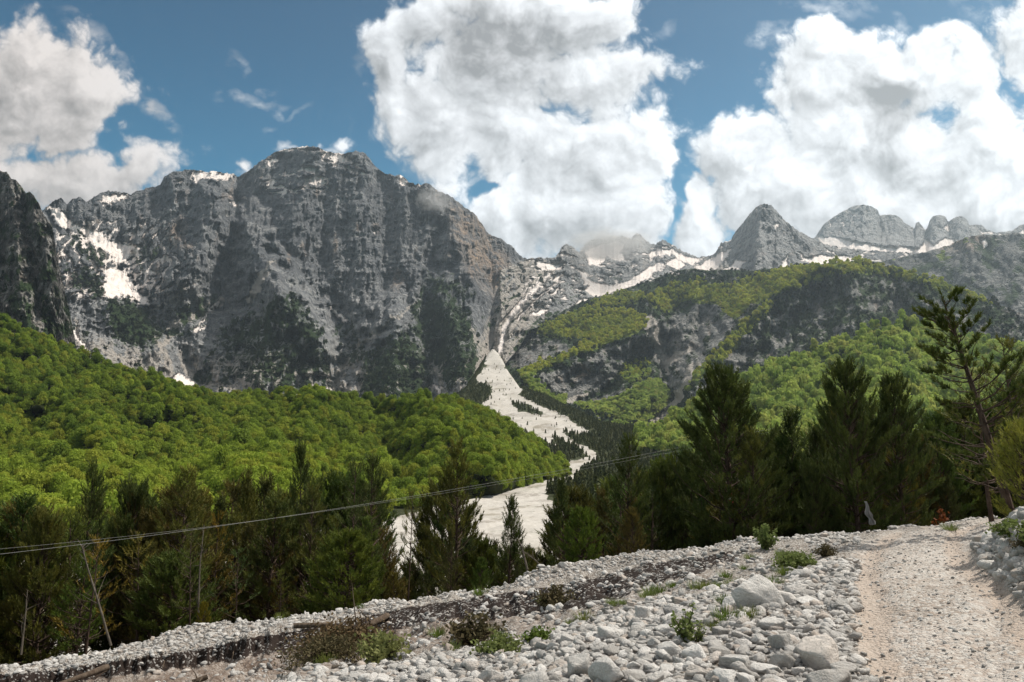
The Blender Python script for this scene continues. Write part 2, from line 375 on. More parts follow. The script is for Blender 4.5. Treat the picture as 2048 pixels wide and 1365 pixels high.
# -- main massif
C3 = [(-900,380),(-500,330),(-200,420),(60,440),(95,415),(110,400),(122,397),(135,408),(145,398),(160,395),(172,405),(188,395),(205,386),(215,383),(240,385),(262,388),(290,378),(320,372),(328,356),(345,345),(370,341),(400,341),(430,345),(465,348),(475,355),(495,342),(520,325),(545,308),(570,300),(600,295),(620,293),(640,297),(660,305),(690,310),(705,303),(725,304),(740,318),(755,338),(770,349),(800,351),(822,367),(840,370),(857,367),(875,382),(900,393),(925,412),(950,430),(965,450),(978,470),(1000,478),(1020,490),(1040,512),(1060,522),(1085,530),(1110,540)]
B3 = [(-900,760),(0,740),(130,750),(200,760),(350,800),(430,815),(700,830),(880,815),(935,780),(968,735),(985,690),(1002,640),(1040,600),(1070,575),(1110,560)]
def relief3(U, V, T_, D):
    r = ridges(U, V, [
        ([(638,300),(625,360),(600,420),(575,470)], 60, 90), ([(428,400),(418,440),(400,500),(370,560)], 70, 260), ([(490,440),(505,490),(545,570),(600,640),(650,700)], 60, 210), ([(560,575),(565,690),(560,790)], 100, 150), ([(790,640),(785,720),(790,810)], 85, 130),
        ([(700,340),(720,440),(740,560),(760,640)], 60, 60), ([(860,380),(900,450),(930,540),(985,620)], 55, 110), ([(350,360),(330,420),(290,480)], 50, 80),
        ([(560,560),(545,640),(520,760)], 60, 110), ([(800,620),(790,700),(770,790)], 60, 90), ([(880,590),(915,680),(930,760)], 66, 120),
        ([(230,400),(190,420),(175,440)], 26, 60), ([(290,400),(270,440),(250,470)], 26, 60), ([(160,470),(210,520),(150,560)], 60, 90), ([(220,610),(290,650),(330,700)], 60, 110),
        ([(820,360),(800,460),(830,560)], 34, 50), ([(590,440),(610,520),(650,620)], 30, 45), ([(660,440),(680,540)], 26, 40), ([(950,440),(985,520),(1010,580)], 26, 50),
        ([(100,420),(150,465),(230,500),(240,560),(290,610),(340,680),(400,765)], 46, -150), ([(478,358),(470,420),(462,480),(430,560),(440,610)], 34, -120), ([(560,320),(540,380),(500,430)], 30, -50),
        ([(660,600),(690,690),(665,780)], 40, -90), ([(855,590),(880,690),(862,770)], 34, -80), ([(760,360),(780,460),(770,580)], 30, -45), ([(640,360),(650,450),(640,560)], 24, -35), ([(380,600),(340,650)], 40, -60),
        ([(890,400),(870,500),(850,600)], 26, -55), ([(330,380),(350,440),(400,480)], 24, -40)])
    up = ss(.25, .55, T_); r = r * 1.0
    r = r - 62 * (rid(U / 88, V / 150, 6, 21, .55) - .3) - 50 * (rid(U / 34 + V / 180, V / 130, 5, 31, .6) - .3) * (.45 + .55 * up)
    r = r - 26 * (rid(U / 10, V / 60, 4, 41, .6) - .3) - 14 * fbm(U / 9, V / 7, 4, 44)
    led = fbm(U / 90, V / 60, 3, 51); st = (V + .12 * U + led * 46) / 21; f = st - np.floor(st)
    return (r + (f * (1 - f) * 4 - .5) * 12) * (1 - .6 * poly(U, V, [(950,620),(1010,540),(1110,520),(1110,800),(930,800)], 40))
def masks3(U, V, T_, D):
    w = 8 * fbm(U / 22, V / 22, 4, 61) + 7 * fbm(U / 7, V / 7, 3, 63); w2 = 8 * fbm(U / 22 + 9, V / 22, 4, 62) + 7 * fbm(U / 7, V / 7, 3, 64); u = U + w; v = V + w2
    sn = np.zeros(U.shape)
    for p in [[(92,413),(120,420),(145,450),(170,455),(200,465),(215,482),(245,490),(275,489),(262,500),(235,508),(220,507),(200,495),(170,475),(150,462),(120,452),(106,440)],
              [(205,538),(225,537),(250,545),(262,560),(270,580),(300,605),(288,612),(262,597),(245,592),(225,600),(205,590),(212,565)],
              [(218,507),(262,500),(268,512),(240,530),(225,528),(226,515)],
              [(385,343),(420,342),(465,347),(468,356),(440,360),(410,356),(392,366),(380,352)], [(652,304),(680,309),(702,318),(690,326),(668,322),(650,314)], [(600,296),(650,298),(655,302),(600,301)],
              [(205,392),(240,390),(262,388),(250,398),(225,405),(208,402)], [(205,405),(222,412),(214,418)], [(350,360),(366,364),(355,370)], [(345,757),(360,745),(380,760),(410,780),(372,774),(338,764)],
              [(440,604),(412,632),(385,668),(402,640),(420,615)], [(388,655),(410,650),(404,664),(390,664)], [(560,348),(590,350),(575,355)], [(600,378),(622,358),(614,380)],
              [(525,494),(548,500),(566,512),(548,507)], [(795,330),(818,366),(845,372),(805,374)], [(742,461),(754,461),(750,465)], [(655,612),(700,640),(690,648)], [(640,778),(668,782),(660,790),(645,788)],
              [(880,774),(862,770),(872,786),(884,784)], [(460,402),(476,408),(470,411)], [(570,350),(580,352),(574,356)], [(1003,566),(1016,572),(1008,575)], [(1062,522),(1085,528),(1100,545),(1070,540)],
              [(155,640),(150,660),(170,690),(180,700),(160,690),(146,665)]]:
        sn = np.maximum(sn, poly(u, v, p, 2.5, 1.0))
    speck = ss(.30, .42, rid(U / 30, V / 9, 4, 71)) * ss(455, 350, V + .0 * U) * ss(300, 520, U) * ss(800, 700, U) * ss(.0, .25, fbm(U / 60, V / 30, 3, 72)) 
    sn = np.maximum(sn, speck * .85 * (V < 400)); streak = ss(.42, .56, rid(U / 22 + V / 60, V / 26, 4, 75) - .05) * ss(90, 130, U) * ss(420, 300, U) * ss(420, 460, V) * ss(650, 560, V); sn = np.maximum(sn, streak * .8)
    edge = ss(.25, .5, fbm(U / 26, V / 7, 4, 74)) * ss(60, 100, U) * ss(330, 250, U) * ss(450, 400, V)
    sn = np.maximum(sn, edge * .9)
    sh = np.zeros(U.shape)
    for p, k in [([(205,600),(250,600),(290,620),(322,655),(312,690),(280,700),(240,690),(215,650)], 1.0), ([(120,468),(165,465),(210,500),(217,530),(190,540),(150,500)], .8), ([(125,530),(205,545),(217,575),(195,600),(140,580)], .8),
                 ([(552,585),(590,585),(640,650),(660,700),(668,785),(560,795),(500,780),(470,740),(480,660),(520,610)], .72), ([(440,640),(500,620),(520,700),(470,780),(430,780),(425,700)], .66),
                 ([(735,700),(800,662),(850,690),(872,740),(860,800),(760,810),(705,790)], .86), ([(830,600),(900,585),(940,630),(965,700),(958,750),(900,785),(870,740),(820,660)], .85),
                 ([(840,530),(920,550),(965,600),(900,630),(830,610)], .6), ([(262,500),(330,490),(322,512),(290,542),(262,530)], .7), ([(300,640),(380,600),(470,560),(430,640),(340,690)], .55),
                 ([(0,560),(110,560),(150,660),(120,700),(0,700)], .6), ([(660,640),(730,650),(740,720),(680,760)], .55), ([(960,560),(1010,540),(1040,560),(1000,620)], .35), ([(380,735),(430,700),(440,790),(390,780)], .6)]:
        sh = np.maximum(sh, poly(U + 2 * w, V + 2 * w2, p, 16) * k)
    sh = sh * (.72 + .5 * ss(-.2, .3, rid(U / 24 + V / 90, V / 46, 4, 81) * -1 + .35)) 
    sh = np.maximum(sh, .42 * ss(.45, .2, T_) * ss(-.1, .3, fbm(U / 30, V / 30, 4, 82)))
    scr = np.zeros(U.shape)
    for p, a, b in [([(180,690),(230,712),(290,735),(345,762)], 7, 4), ([(655,785),(690,735),(720,690),(770,650),(835,604)], 7, 3), ([(852,780),(862,750),(850,700)], 5, 3), ([(700,790),(665,745),(650,700)], 4, 2),
                    ([(150,640),(160,690)], 5, 8), ([(340,770),(330,710),(300,665)], 9, 6), ([(985,740),(965,700),(930,640),(900,610)], 10, 3), ([(930,760),(905,700)], 5, 2), ([(440,605),(350,650),(330,690)], 10, 8), ([(560,650),(590,720),(600,780)], 3, 3),
                    ([(500,600),(520,560),(545,520)], 9, 5), ([(300,630),(400,560)], 4, 2)]:
        scr = np.maximum(scr, stroke(U + 1.5 * w, V + 1.5 * w2, p, a, b, 7) * .8)
    scr = np.maximum(scr, poly(u, v, [(935,770),(955,720),(975,680),(985,640),(1010,600),(1030,590),(1000,800),(930,800)], 8) * .9)
    scr = np.maximum(scr, stroke(u, v, [(1110,540),(1060,578),(1015,622),(994,660),(986,735)], 12, 10, 8)); sn = np.maximum(sn, stroke(u + w, v, [(1105,545),(1060,572),(1018,612),(1000,640)], 4, 2, 3) * ss(-.2, .1, fbm(U / 10, V / 10, 3, 76)))
    scr = np.maximum(scr, .75 * ss(.25, .5, rid(U / 16 + V / 40, V / 22, 4, 77)) * poly(U, V, [(950,700),(1000,560),(1060,520),(1110,530),(1110,640),(990,760)], 20)); sh = np.maximum(sh, .8 * ss(.1, .3, fbm(U / 18 + V / 30, V / 14, 4, 78)) * poly(U, V, [(960,640),(1020,540),(1080,530),(1110,560),(1110,640),(1000,700)], 20))
    low = ss(.42, .12, T_) * ss(.1, .5, rid(U / 28 - V / 90, V / 60, 4, 91)) * .62
    scr = np.maximum(scr, low)
    warm = poly(u, v, [(900,410),(960,440),(1040,560),(1000,600),(940,540),(905,470)], 22) * .75 + .5 * ss(.25, .5, fbm(U / 30, V / 60, 4, 93)) * ss(.4, .6, T_) + poly(u, v, [(330,460),(360,430),(372,470),(350,500)], 10) * .6
    tone = -.10 * ss(.35, .6, T_) + .10 * ss(.4, .2, T_) + poly(u, v, [(790,350),(880,380),(900,420),(840,420)], 20) * .05
    return dict(snow=sn, shrub=sh, scree=scr, warm=warm, tone=tone)
patch('massif', 'mountain', C3, B3, [(-900,2400),(0,2600),(250,3000),(480,3000),(640,2900),(900,2700),(1110,2900)], [(-900,1500),(400,1750),(880,1700),(940,1600),(968,1850),(985,2120),(1002,2150),(1040,2350),(1070,2540),(1110,2800)],
      -900, 1110, 2.0, 250, .9, ROCK_MAIN, relief3, masks3, (5, 14), (700, -500))

# -- far left crag
C4_ = [(-900,150),(-500,200),(-200,290),(-60,330),(0,343),(14,345),(22,358),(32,362),(42,372),(52,388),(58,384),(68,392),(80,412),(88,430),(104,452),(112,500),(124,560),(136,610),(146,660),(156,712),(164,740)]
def relief4(U, V, T_, D):
    return ridges(U, V, [([(20,350),(30,450),(40,560),(60,680)], 40, 60), ([(60,390),(85,480),(110,600)], 26, 40), ([(-60,330),(-40,500)], 50, 50), ([(44,400),(64,520),(80,640)], 14, -40), ([(-10,380),(0,520)], 20, -40)]) \
        - 50 * (rid(U / 60, V / 120, 6, 121, .6) - .3) - 22 * (rid(U / 17, V / 50, 5, 122, .6) - .3) - 9 * fbm(U / 7, V / 7, 4, 124)
def masks4(U, V, T_, D):
    sh = .40 + .45 * fbm(U / 22, V / 28, 5, 131, .6) * 2 + .18 * ss(430, 620, V)
    scr = .45 * ss(.1, .45, rid(U / 18, V / 40, 4, 132)) * ss(.9, .3, T_)
    return dict(shrub=sh * .9, scree=scr, warm=.3 * ss(.2, .4, fbm(U / 20, V / 30, 3, 133)), tone=-.05 + 0 * U)
patch('crag', 'mountain', C4_, [(-900,740),(164,760)], [(-900,1500),(0,1500),(164,1120)], [(-900,800),(0,950),(164,1040)], -900, 164, 2.0, 190, .9, ROCK_LEFT, relief4, masks4, (4, 9), (400, -300))

# -- snowy cirque and the pyramid peak
C2 = [(955,560),(1040,524),(1060,518),(1080,516),(1110,517),(1118,506),(1124,494),(1133,489),(1145,493),(1158,507),(1163,500),(1172,486),(1190,479),(1220,475),(1245,473),(1262,478),(1270,468),(1280,467),(1290,480),(1300,488),(1312,488),(1325,480),(1345,490),(1370,505),(1395,515),(1425,512),(1436,498),(1441,487),(1452,484),(1461,483),(1468,468),(1485,448),(1500,428),(1512,414),(1527,408),(1543,412),(1556,424),(1566,438),(1580,450),(1600,464),(1625,478),(1650,490),(1720,500),(1800,505),(1950,510)]
B2 = [(955,760),(1000,740),(1035,700),(1060,660),(1120,640),(1200,620),(1300,590),(1400,575),(1500,580),(1650,570),(1950,580)]
def relief2(U, V, T_, D):
    r = ridges(U, V, [([(1133,489),(1140,530),(1175,575),(1190,610)], 26, 120), ([(1128,500),(1110,550),(1080,590)], 30, 90), ([(1275,468),(1262,510),(1230,540)], 22, 90), ([(1325,482),(1330,510),(1360,540)], 22, 70), ([(1200,520),(1210,550)], 20, 60),
        ([(1527,408),(1520,450),(1515,520),(1510,560)], 36, 150), ([(1580,450),(1620,500),(1640,530)], 24, 90), ([(1500,430),(1470,480),(1450,520)], 22, 80), ([(1545,420),(1560,480),(1560,530)], 16, 40),
        ([(1060,600),(1010,700)], 40, 70), ([(1165,500),(1190,590),(1240,590)], 26, -60), ([(1440,500),(1410,540)], 24, -70), ([(1075,540),(1010,620),(990,700)], 22, -90), ([(1530,440),(1540,540)], 12, -40), ([(1500,460),(1490,540)], 10, -30)])
    return r - 70 * (rid(U / 48, V / 60, 6, 221, .6) - .3) - 34 * (rid(U / 14, V / 30, 5, 222, .6) - .3) - 10 * fbm(U / 6, V / 6, 3, 224)
def masks2(U, V, T_, D):
    w = 7 * fbm(U / 14, V / 14, 4, 231); w2 = 5 * fbm(U / 14, V / 14, 4, 232); u = U + w; v = V + w2
    sn = np.zeros(U.shape)
    for p in [[(1066,522),(1085,526),(1105,528),(1130,526),(1118,540),(1088,542),(1074,534)], [(1158,540),(1172,545),(1180,562),(1220,572),(1260,562),(1290,540),(1322,522),(1330,530),(1300,555),(1270,572),(1225,590),(1195,594),(1170,582),(1180,570),(1165,556)],
              [(1172,500),(1200,490),(1235,480),(1250,490),(1240,510),(1260,520),(1230,520),(1215,512),(1200,530),(1178,530)], [(1300,506),(1318,496),(1345,500),(1340,510),(1315,512),(1300,520)], [(1322,540),(1350,515),(1372,530),(1356,540),(1336,530)],
              [(1390,536),(1420,520),(1440,508),(1462,497),(1450,516),(1435,536),(1418,544)], [(1345,500),(1372,514),(1400,520),(1388,530),(1356,520)], [(1160,600),(1150,618),(1170,610),(1200,598),(1180,596)], [(1060,630),(1080,620),(1098,618),(1082,632)],
              [(1450,540),(1475,520),(1490,525),(1470,545)], [(1595,505),(1615,518),(1610,522)], [(1522,410),(1536,413),(1530,418)], [(1545,450),(1560,446),(1552,458)], [(1563,530),(1575,510),(1572,545)], [(1100,590),(1120,570),(1112,590)],
              [(1600,520),(1650,510),(1740,520),(1700,530),(1640,530)], [(1030,610),(1050,590),(1056,575),(1038,602)], [(1104,560),(1126,545),(1116,565)], [(1215,506),(1245,506),(1250,515),(1225,515)]]:
        sn = np.maximum(sn, poly(u, v, p, 2.2, 1.0))
    loc = ss(.12, .30, fbm(U / 20 + V / 22, V / 8 - U / 40, 4, 233)) * ss(1000, 1080, U) * (1 - poly(U, V, [(1470,470),(1500,400),(1560,400),(1640,480),(1640,580),(1440,580)], 8)) * ss(640, 590, V)
    sn = np.maximum(sn, loc * .85)
    scr = np.maximum(stroke(u, v, [(1095,545),(1040,590),(1000,640),(992,690),(985,745)], 14, 9, 8) * .95, .5 * ss(.1, .4, rid(U / 14 + V / 30, V / 30, 4, 234)) * ss(1200, 1060, U))
    sn = np.maximum(sn, stroke(u, v, [(1080,560),(1045,590),(1010,625),(992,650),(990,700)], 5, 3, 3) * ss(-.25, .1, fbm(U / 12, V / 12, 3, 239)))
    scr = np.maximum(scr, .35 * ss(.0, .5, fbm(U / 14, V / 14, 4, 235)))
    sn = np.maximum(sn, .8 * stroke(u, v, [(1100,548),(1060,588),(1026,625),(1009,655),(1002,700),(994,745)], 5, 6, 4)); sn = np.maximum(sn, .8 * stroke(u, v, [(1120,560),(1085,590),(1050,622),(1035,640)], 2, 3, 3))  # pale scree chute, given the snow colour to brighten it against the shade
    scr = np.maximum(scr, .7 * ss(.2, .45, rid(U / 16 + V / 30, V / 20, 4, 241)) * ss(1140, 1040, U)); scr = np.maximum(scr, stroke(u, v, [(1030,640),(1005,680),(990,735)], 9, 14, 8) * .95)
    scr = np.maximum(scr, stroke(u, v, [(1395,545),(1440,535),(1470,545)], 12, 10, 8) * .6)
    sh = .55 * ss(.05, .35, fbm(U / 16, V / 12, 4, 236)) * ss(500, 560, V) + .5 * poly(u, v, [(1020,700),(1060,640),(1200,600),(1380,550),(1400,600),(1040,760)], 12) + .4 * ss(.15, .3, fbm(U / 10, V / 14, 4, 237)) * poly(u, v, [(1480,500),(1540,480),(1600,500),(1640,560),(1470,560)], 12)
    return dict(snow=sn, shrub=sh, scree=scr, warm=.25 * ss(.2, .4, fbm(U / 20, V / 20, 3, 238)), tone=.04 + 0 * U)
patch('cirque', 'mountain', C2, B2, [(955,3100),(1000,2500),(1060,2750),(1110,3000),(1200,4200),(1400,4000),(1527,3600),(1950,3600)], [(955,2500),(975,1950),(995,1640),(1060,2050),(1110,2300),(1200,2700),(1500,2700),(1950,2800)], 955, 1950, 1.7, 150, .8, ROCK_FAR, relief2, masks2, (4, 7), (500, -500))

# -- most distant towers
C1 = [(1560,520),(1600,500),(1633,472),(1641,458),(1650,447),(1665,436),(1685,424),(1700,416),(1712,411),(1728,410),(1742,413),(1754,420),(1760,431),(1775,430),(1792,431),(1803,438),(1808,446),(1820,452),(1829,458),(1832,446),(1838,444),(1844,452),(1850,460),(1855,455),(1859,442),(1865,434),(1874,431),(1886,431),(1892,436),(1896,444),(1903,440),(1912,434),(1925,433),(1934,440),(1940,452),(1950,450),(1962,450),(1974,460),(1990,466),(2010,464),(2026,462),(2038,452),(2050,448),(2100,430),(2300,440),(2900,400)]
def relief1(U, V, T_, D):
    r = ridges(U, V, [([(1727,410),(1720,450),(1700,480)], 30, 90), ([(1790,432),(1790,480)], 16, 60), ([(1875,432),(1872,470)], 15, 90), ([(1920,434),(1918,470)], 15, 90), ([(1760,430),(1762,480)], 8, -50), ([(1897,445),(1895,490)], 8, -70)])
    return r - 60 * (rid(U / 26, V / 60, 5, 321, .6) - .3) - 34 * (rid(U / 9, V / 26, 4, 322, .6) - .3) + 120 * ss(470, 500, V)* -1
def masks1(U, V, T_, D):
    w = 6 * fbm(U / 12, V / 12, 4, 331); u = U + w; v = V + w
    sn = np.zeros(U.shape)
    for p in [[(1636,475),(1660,474),(1700,482),(1730,488),(1760,494),(1800,494),(1835,498),(1850,480),(1865,490),(1890,478),(1905,478),(1912,488),(1880,500),(1848,508),(1780,510),(1720,502),(1690,498),(1650,492)], [(1888,455),(1897,450),(1896,464)], [(1960,462),(1985,466),(1965,468)], [(2000,470),(2040,466),(2050,462),(2050,470)],
              [(1930,478),(1940,485),(1934,487)], [(1700,425),(1715,420),(1712,430)]]:
        sn = np.maximum(sn, poly(u, v, p, 2.0, 1.0))
    sn = np.maximum(sn, .8 * ss(.2, .34, fbm(U / 9, V / 6, 3, 333)) * poly(U, V, [(1640,450),(1720,410),(1750,430),(1700,470),(1650,470)], 8))
    return dict(snow=sn, shrub=.5 * ss(.1, .3, fbm(U / 14, V / 8, 4, 334)) * ss(480, 500, V), scree=.25 + 0 * U, warm=.5 * ss(1880, 1960, U) * ss(.5, 0, T_), tone=.08 + 0 * U)
patch('towers', 'mountain', C1, [(1560,570),(2900,560)], [(1560,5200),(2900,5200)], [(1560,3900),(2900,4000)], 1560, 2900, 2.0, 110, .8, ROCK_FAR, relief1, masks1, (2.5, 6), (600, -700))

# -- hazy slope behind the shoulder, far right
def relief5b(U, V, T_, D): return -60 * (rid(U / 70 - V / 90, V / 90, 6, 421, .55) - .3) - 16 * fbm(U / 10, V / 10, 4, 422)
def masks5b(U, V, T_, D):
    return dict(shrub=.35 + .5 * fbm(U / 40, V / 40, 5, 431) * 2, green=.75 * ss(.05, .3, fbm(U / 30 + V / 40, V / 22, 4, 432)) * ss(560, 500, V) * ss(1990, 1900, U), warm=.6 * poly(U, V, [(1870,485),(1950,470),(1990,480),(1960,500),(1880,500)], 10), scree=.2 * ss(.1, .4, fbm(U / 20, V / 20, 4, 433)), snow=poly(U + 3 * pn(U / 9, V / 9), V, [(1962,482),(1972,478),(1976,490),(1968,498)], 2), tone=-.05 + 0 * U)
patch('slope', 'mountain', [(1650,540),(1720,532),(1780,520),(1850,505),(1900,490),(1930,476),(1965,470),(2000,470),(2030,466),(2048,468),(2150,450),(2900,380)], [(1650,640),(1900,760),(2900,800)], [(1650,3100),(2900,2900)], [(1650,2500),(2048,2000),(2900,1700)], 1650, 2900, 3.0, 110, .9, ROCK_SHLD, relief5b, masks5b, (3, 16), (500, -300))

# -- the green shoulder with its cliffs
C5 = [(960,770),(985,748),(1010,722),(1035,700),(1060,662),(1090,640),(1120,625),(1160,606),(1200,592),(1250,578),(1300,562),(1345,545),(1380,538),(1420,542),(1460,540),(1500,542),(1550,538),(1600,532),(1640,528),(1680,524),(1710,522),(1740,524),(1770,532),(1800,541),(1850,552),(1900,572),(1950,590),(2000,610),(2048,630),(2200,640),(2900,600)]
B5 = [(960,790),(1000,800),(1040,805),(1100,840),(1200,880),(1300,900),(1500,920),(2048,940),(2900,940)]
def relief5(U, V, T_, D):
    r = ridges(U, V, [([(1330,640),(1260,672),(1180,700),(1110,725),(1045,755)], 60, 170), ([(1640,535),(1590,565),(1530,610),(1470,670),(1420,725),(1370,775)], 60, 150), ([(1300,600),(1200,615),(1120,650)], 40, 60), ([(1220,740),(1260,780),(1290,800)], 50, 70),
        ([(1700,540),(1720,600),(1700,680)], 70, 80), ([(1850,560),(1880,640),(1900,700)], 60, 70), ([(1790,560),(1800,650)], 30, -50),
        ([(1350,620),(1335,680),(1325,740),(1345,800),(1310,850)], 44, -170), ([(1400,640),(1380,720),(1350,790)], 36, -60), ([(1180,810),(1240,760),(1290,700)], 36, -90), ([(1045,740),(1020,720)], 20, -40)])
    return r - 60 * (rid(U / 66, V / 90, 6, 521, .55) - .3) - 22 * (rid(U / 17, V / 36, 5, 522, .6) - .3) - 8 * fbm(U / 7, V / 7, 3, 524)
CLIFFS5 = [[(1060,757),(1120,735),(1200,705),(1290,668),(1335,640),(1400,600),(1500,570),(1560,575),(1520,600),(1460,665),(1400,735),(1365,775),(1330,790),(1270,770),(1220,800),(1150,815),(1090,800)],
           [(1600,560),(1660,545),(1800,560),(1900,600),(2000,640),(2048,660),(2048,700),(1900,650),(1820,625),(1760,635),(1690,665),(1600,705),(1500,740),(1430,775),(1380,800),(1380,790),(1430,735),(1480,680),(1540,620)],
           [(1010,700),(1060,665),(1110,690),(1180,690),(1220,680),(1130,715),(1060,740),(1020,735)], [(2000,620),(2900,620),(2900,740),(2000,690)]]
SCREE5 = [([(1300,640),(1320,700),(1335,745)], 14, 6), ([(1378,700),(1340,720),(1330,742)], 6, 4), ([(1388,730),(1368,775),(1350,805),(1325,835),(1303,856)], 6, 12), ([(1395,725),(1410,745),(1420,752)], 4, 2), ([(1120,812),(1145,800),(1170,790)], 6, 4), ([(1250,665),(1210,690)], 5, 3)]
def green5(U, V):
    g = np.zeros(U.shape)
    for p, k in [([(1060,665),(1110,640),(1170,615),(1260,622),(1300,640),(1290,660),(1200,695),(1120,725),(1060,752),(1035,745),(1060,735),(1150,700),(1180,680),(1100,675)], 1), ([(1170,610),(1230,585),(1290,580),(1300,600),(1230,620)], .6),
                 ([(1290,600),(1330,575),(1400,560),(1450,575),(1480,560),(1560,540),(1640,530),(1700,522),(1760,530),(1830,548),(1900,572),(1960,595),(1990,612),(1940,600),(1850,570),(1760,552),(1680,548),(1620,570),(1560,588),(1500,610),(1470,640),(1430,610),(1380,600),(1330,625)], 1.0),
                 ([(1540,600),(1560,600),(1500,665),(1450,720),(1400,760),(1375,785),(1370,775),(1420,715),(1480,650)], .8),
                 ([(1040,750),(1065,755),(1100,790),(1135,800),(1130,815),(1090,805),(1050,775)], 1), ([(1150,815),(1200,805),(1250,790),(1280,765),(1320,765),(1345,790),(1320,830),(1290,850),(1230,840)], 1), ([(1240,720),(1290,715),(1310,745),(1280,780),(1240,760)], .45),
                 ([(1200,850),(1260,850),(1330,855),(1420,860),(1420,895),(1330,890),(1240,872)], 1), ([(1330,840),(1400,800),(1480,780),(1700,760),(2048,760),(2900,760),(2900,900),(1330,900)], 1)]:
        g = np.maximum(g, poly(U, V, p, 7) * k)
    return g
def masks5(U, V, T_, D):
    w = 12 * fbm(U / 22, V / 22, 4, 531); w2 = 12 * fbm(U / 22, V / 22, 4, 532); u = U + w; v = V + w2
    g = green5(u, v); cl = np.zeros(U.shape)
    for p in CLIFFS5: cl = np.maximum(cl, poly(u, v, p, 8))
    cl = cl * (1 - g)
    sh = .72 - .42 * cl + .42 * fbm(U / 22, V / 26, 5, 533, .6) * 2
    sh = sh + .25 * poly(u, v, [(1560,560),(1700,545),(1900,590),(2048,640),(2048,700),(1860,650),(1700,670),(1560,720),(1500,740),(1490,700)], 14)
    sh = sh + .35 * poly(u, v, [(1180,800),(1230,740),(1290,700),(1330,745),(1345,800),(1270,770)], 10)
    scr = .30 * ss(.1, .5, rid(U / 12, V / 40, 4, 534)) * cl
    for p, a, b in SCREE5: scr = np.maximum(scr, stroke(u, v, p, a, b, 5))
    sn = np.zeros(U.shape)
    for p in [[(1060,640),(1095,622),(1120,615),(1085,640)], [(1395,545),(1420,548),(1450,560),(1430,556)], [(1200,590),(1240,580),(1215,592)], [(1330,548),(1372,540),(1350,550)]]: sn = np.maximum(sn, poly(u, v, p, 2))
    return dict(green=g * 1.0, shrub=np.clip(sh, 0, 1) * (1 - ss(.4, .8, scr)), scree=scr, snow=sn, warm=.9 * poly(u, v, [(1155,735),(1170,730),(1180,750),(1165,762),(1155,755)], 4) + .35 * ss(.2, .4, fbm(U / 16, V / 22, 4, 535)) * cl, tone=.02 + 0 * U)
patch('shoulder', 'mountain', C5, B5, [(960,1800),(1060,2200),(1250,2300),(1700,1900),(2048,1700),(2900,1500)], [(960,1450),(1200,1150),(1500,950),(2900,900)], 960, 2900, 2.0, 170, .85, ROCK_SHLD, relief5, masks5, (3, 9), (500, -200))
# ------------------------------------------------------------------ wooded hills and the valley ground
def soil_material(name, c1, c2, sc_=.3):
    m, T = mat(name); O = T.new('ShaderNodeTexCoord').outputs['Object']; n = T.noise(O, sc_, 6, .6)
    finish(T, T.mix(T.mr(n, .3, .7), c1, c2), .95, n, 1.0, .6, .05); return m
FLOOR = soil_material('forest_floor', (.018, .022, .008, 1), (.035, .045, .014, 1))
FLOORG = soil_material('grassy_floor', (.022, .035, .010, 1), (.04, .06, .016, 1))
C7 = [(-1200,380),(-500,500),(-150,590),(0,640),(60,672),(130,698),(200,725),(300,760),(400,790),(450,797),(520,792),(640,790),(750,807),(800,810),(850,800),(900,803),(960,826),(1000,846),(1060,878),(1105,910),(1128,936),(1140,952)]
B7 = [(-1200,1250),(-300,1200),(0,1150),(400,1110),(700,1065),(780,1046),(880,1016),(1000,992),(1080,974),(1120,962),(1140,956)]
def relief7(U, V, T_, D):
    r = ridges(U, V, [([(870,800),(900,850),(960,920),(1000,980)], 110, 60), ([(640,800),(600,880),(560,960)], 90, 40), ([(300,760),(420,860),(500,1000)], 110, 60), ([(0,640),(100,760),(200,900)], 110, 50), ([(740,812),(760,880),(800,980)], 50, -40), ([(480,800),(440,900)], 60, -30), ([(150,760),(60,860),(0,900)], 60, -40)])
    return (r - 40 * fbm(U / 90, V / 60, 4, 621)) * 1.3 * np.clip(T_ * 4, 0, 1) * np.clip((1140 - U) / 150, .05, 1)
patch('lefthill', 'hill', C7, B7, [(-1200,900),(0,760),(450,600),(850,520),(1140,480)], [(-1200,110),(0,125),(400,140),(780,190),(1000,300),(1140,450)], -1200, 1140, 5.0, 90, 1.15, FLOOR, relief7, lambda U, V, T_, D: {}, (0, 1), (260, -60))
C6 = [(1270,880),(1300,872),(1340,850),(1400,810),(1450,780),(1500,757),(1560,732),(1620,712),(1650,697),(1700,678),(1760,654),(1800,647),(1830,654),(1880,664),(1950,684),(2048,704),(2300,700),(2900,640)]
B6 = [(1270,905),(1400,925),(1600,960),(2048,1000),(2900,1100)]
def relief6(U, V, T_, D):
    return (ridges(U, V, [([(1800,650),(1780,760),(1700,860)], 120, 70), ([(1620,720),(1560,800)], 70, 40), ([(1690,700),(1640,800)], 50, -40), ([(1930,700),(1900,800)], 80, -50)]) - 22 * fbm(U / 80, V / 60, 4, 631)) * np.clip(T_ * 4, 0, 1)
patch('righthill', 'hill', C6, B6, [(1270,760),(1500,900),(1800,1000),(2900,900)], [(1270,640),(1500,420),(2048,300),(2900,260)], 1270, 2900, 5.0, 80, 1.1, FLOORG, relief6, lambda U, V, T_, D: {}, (0, 1), (260, -60))

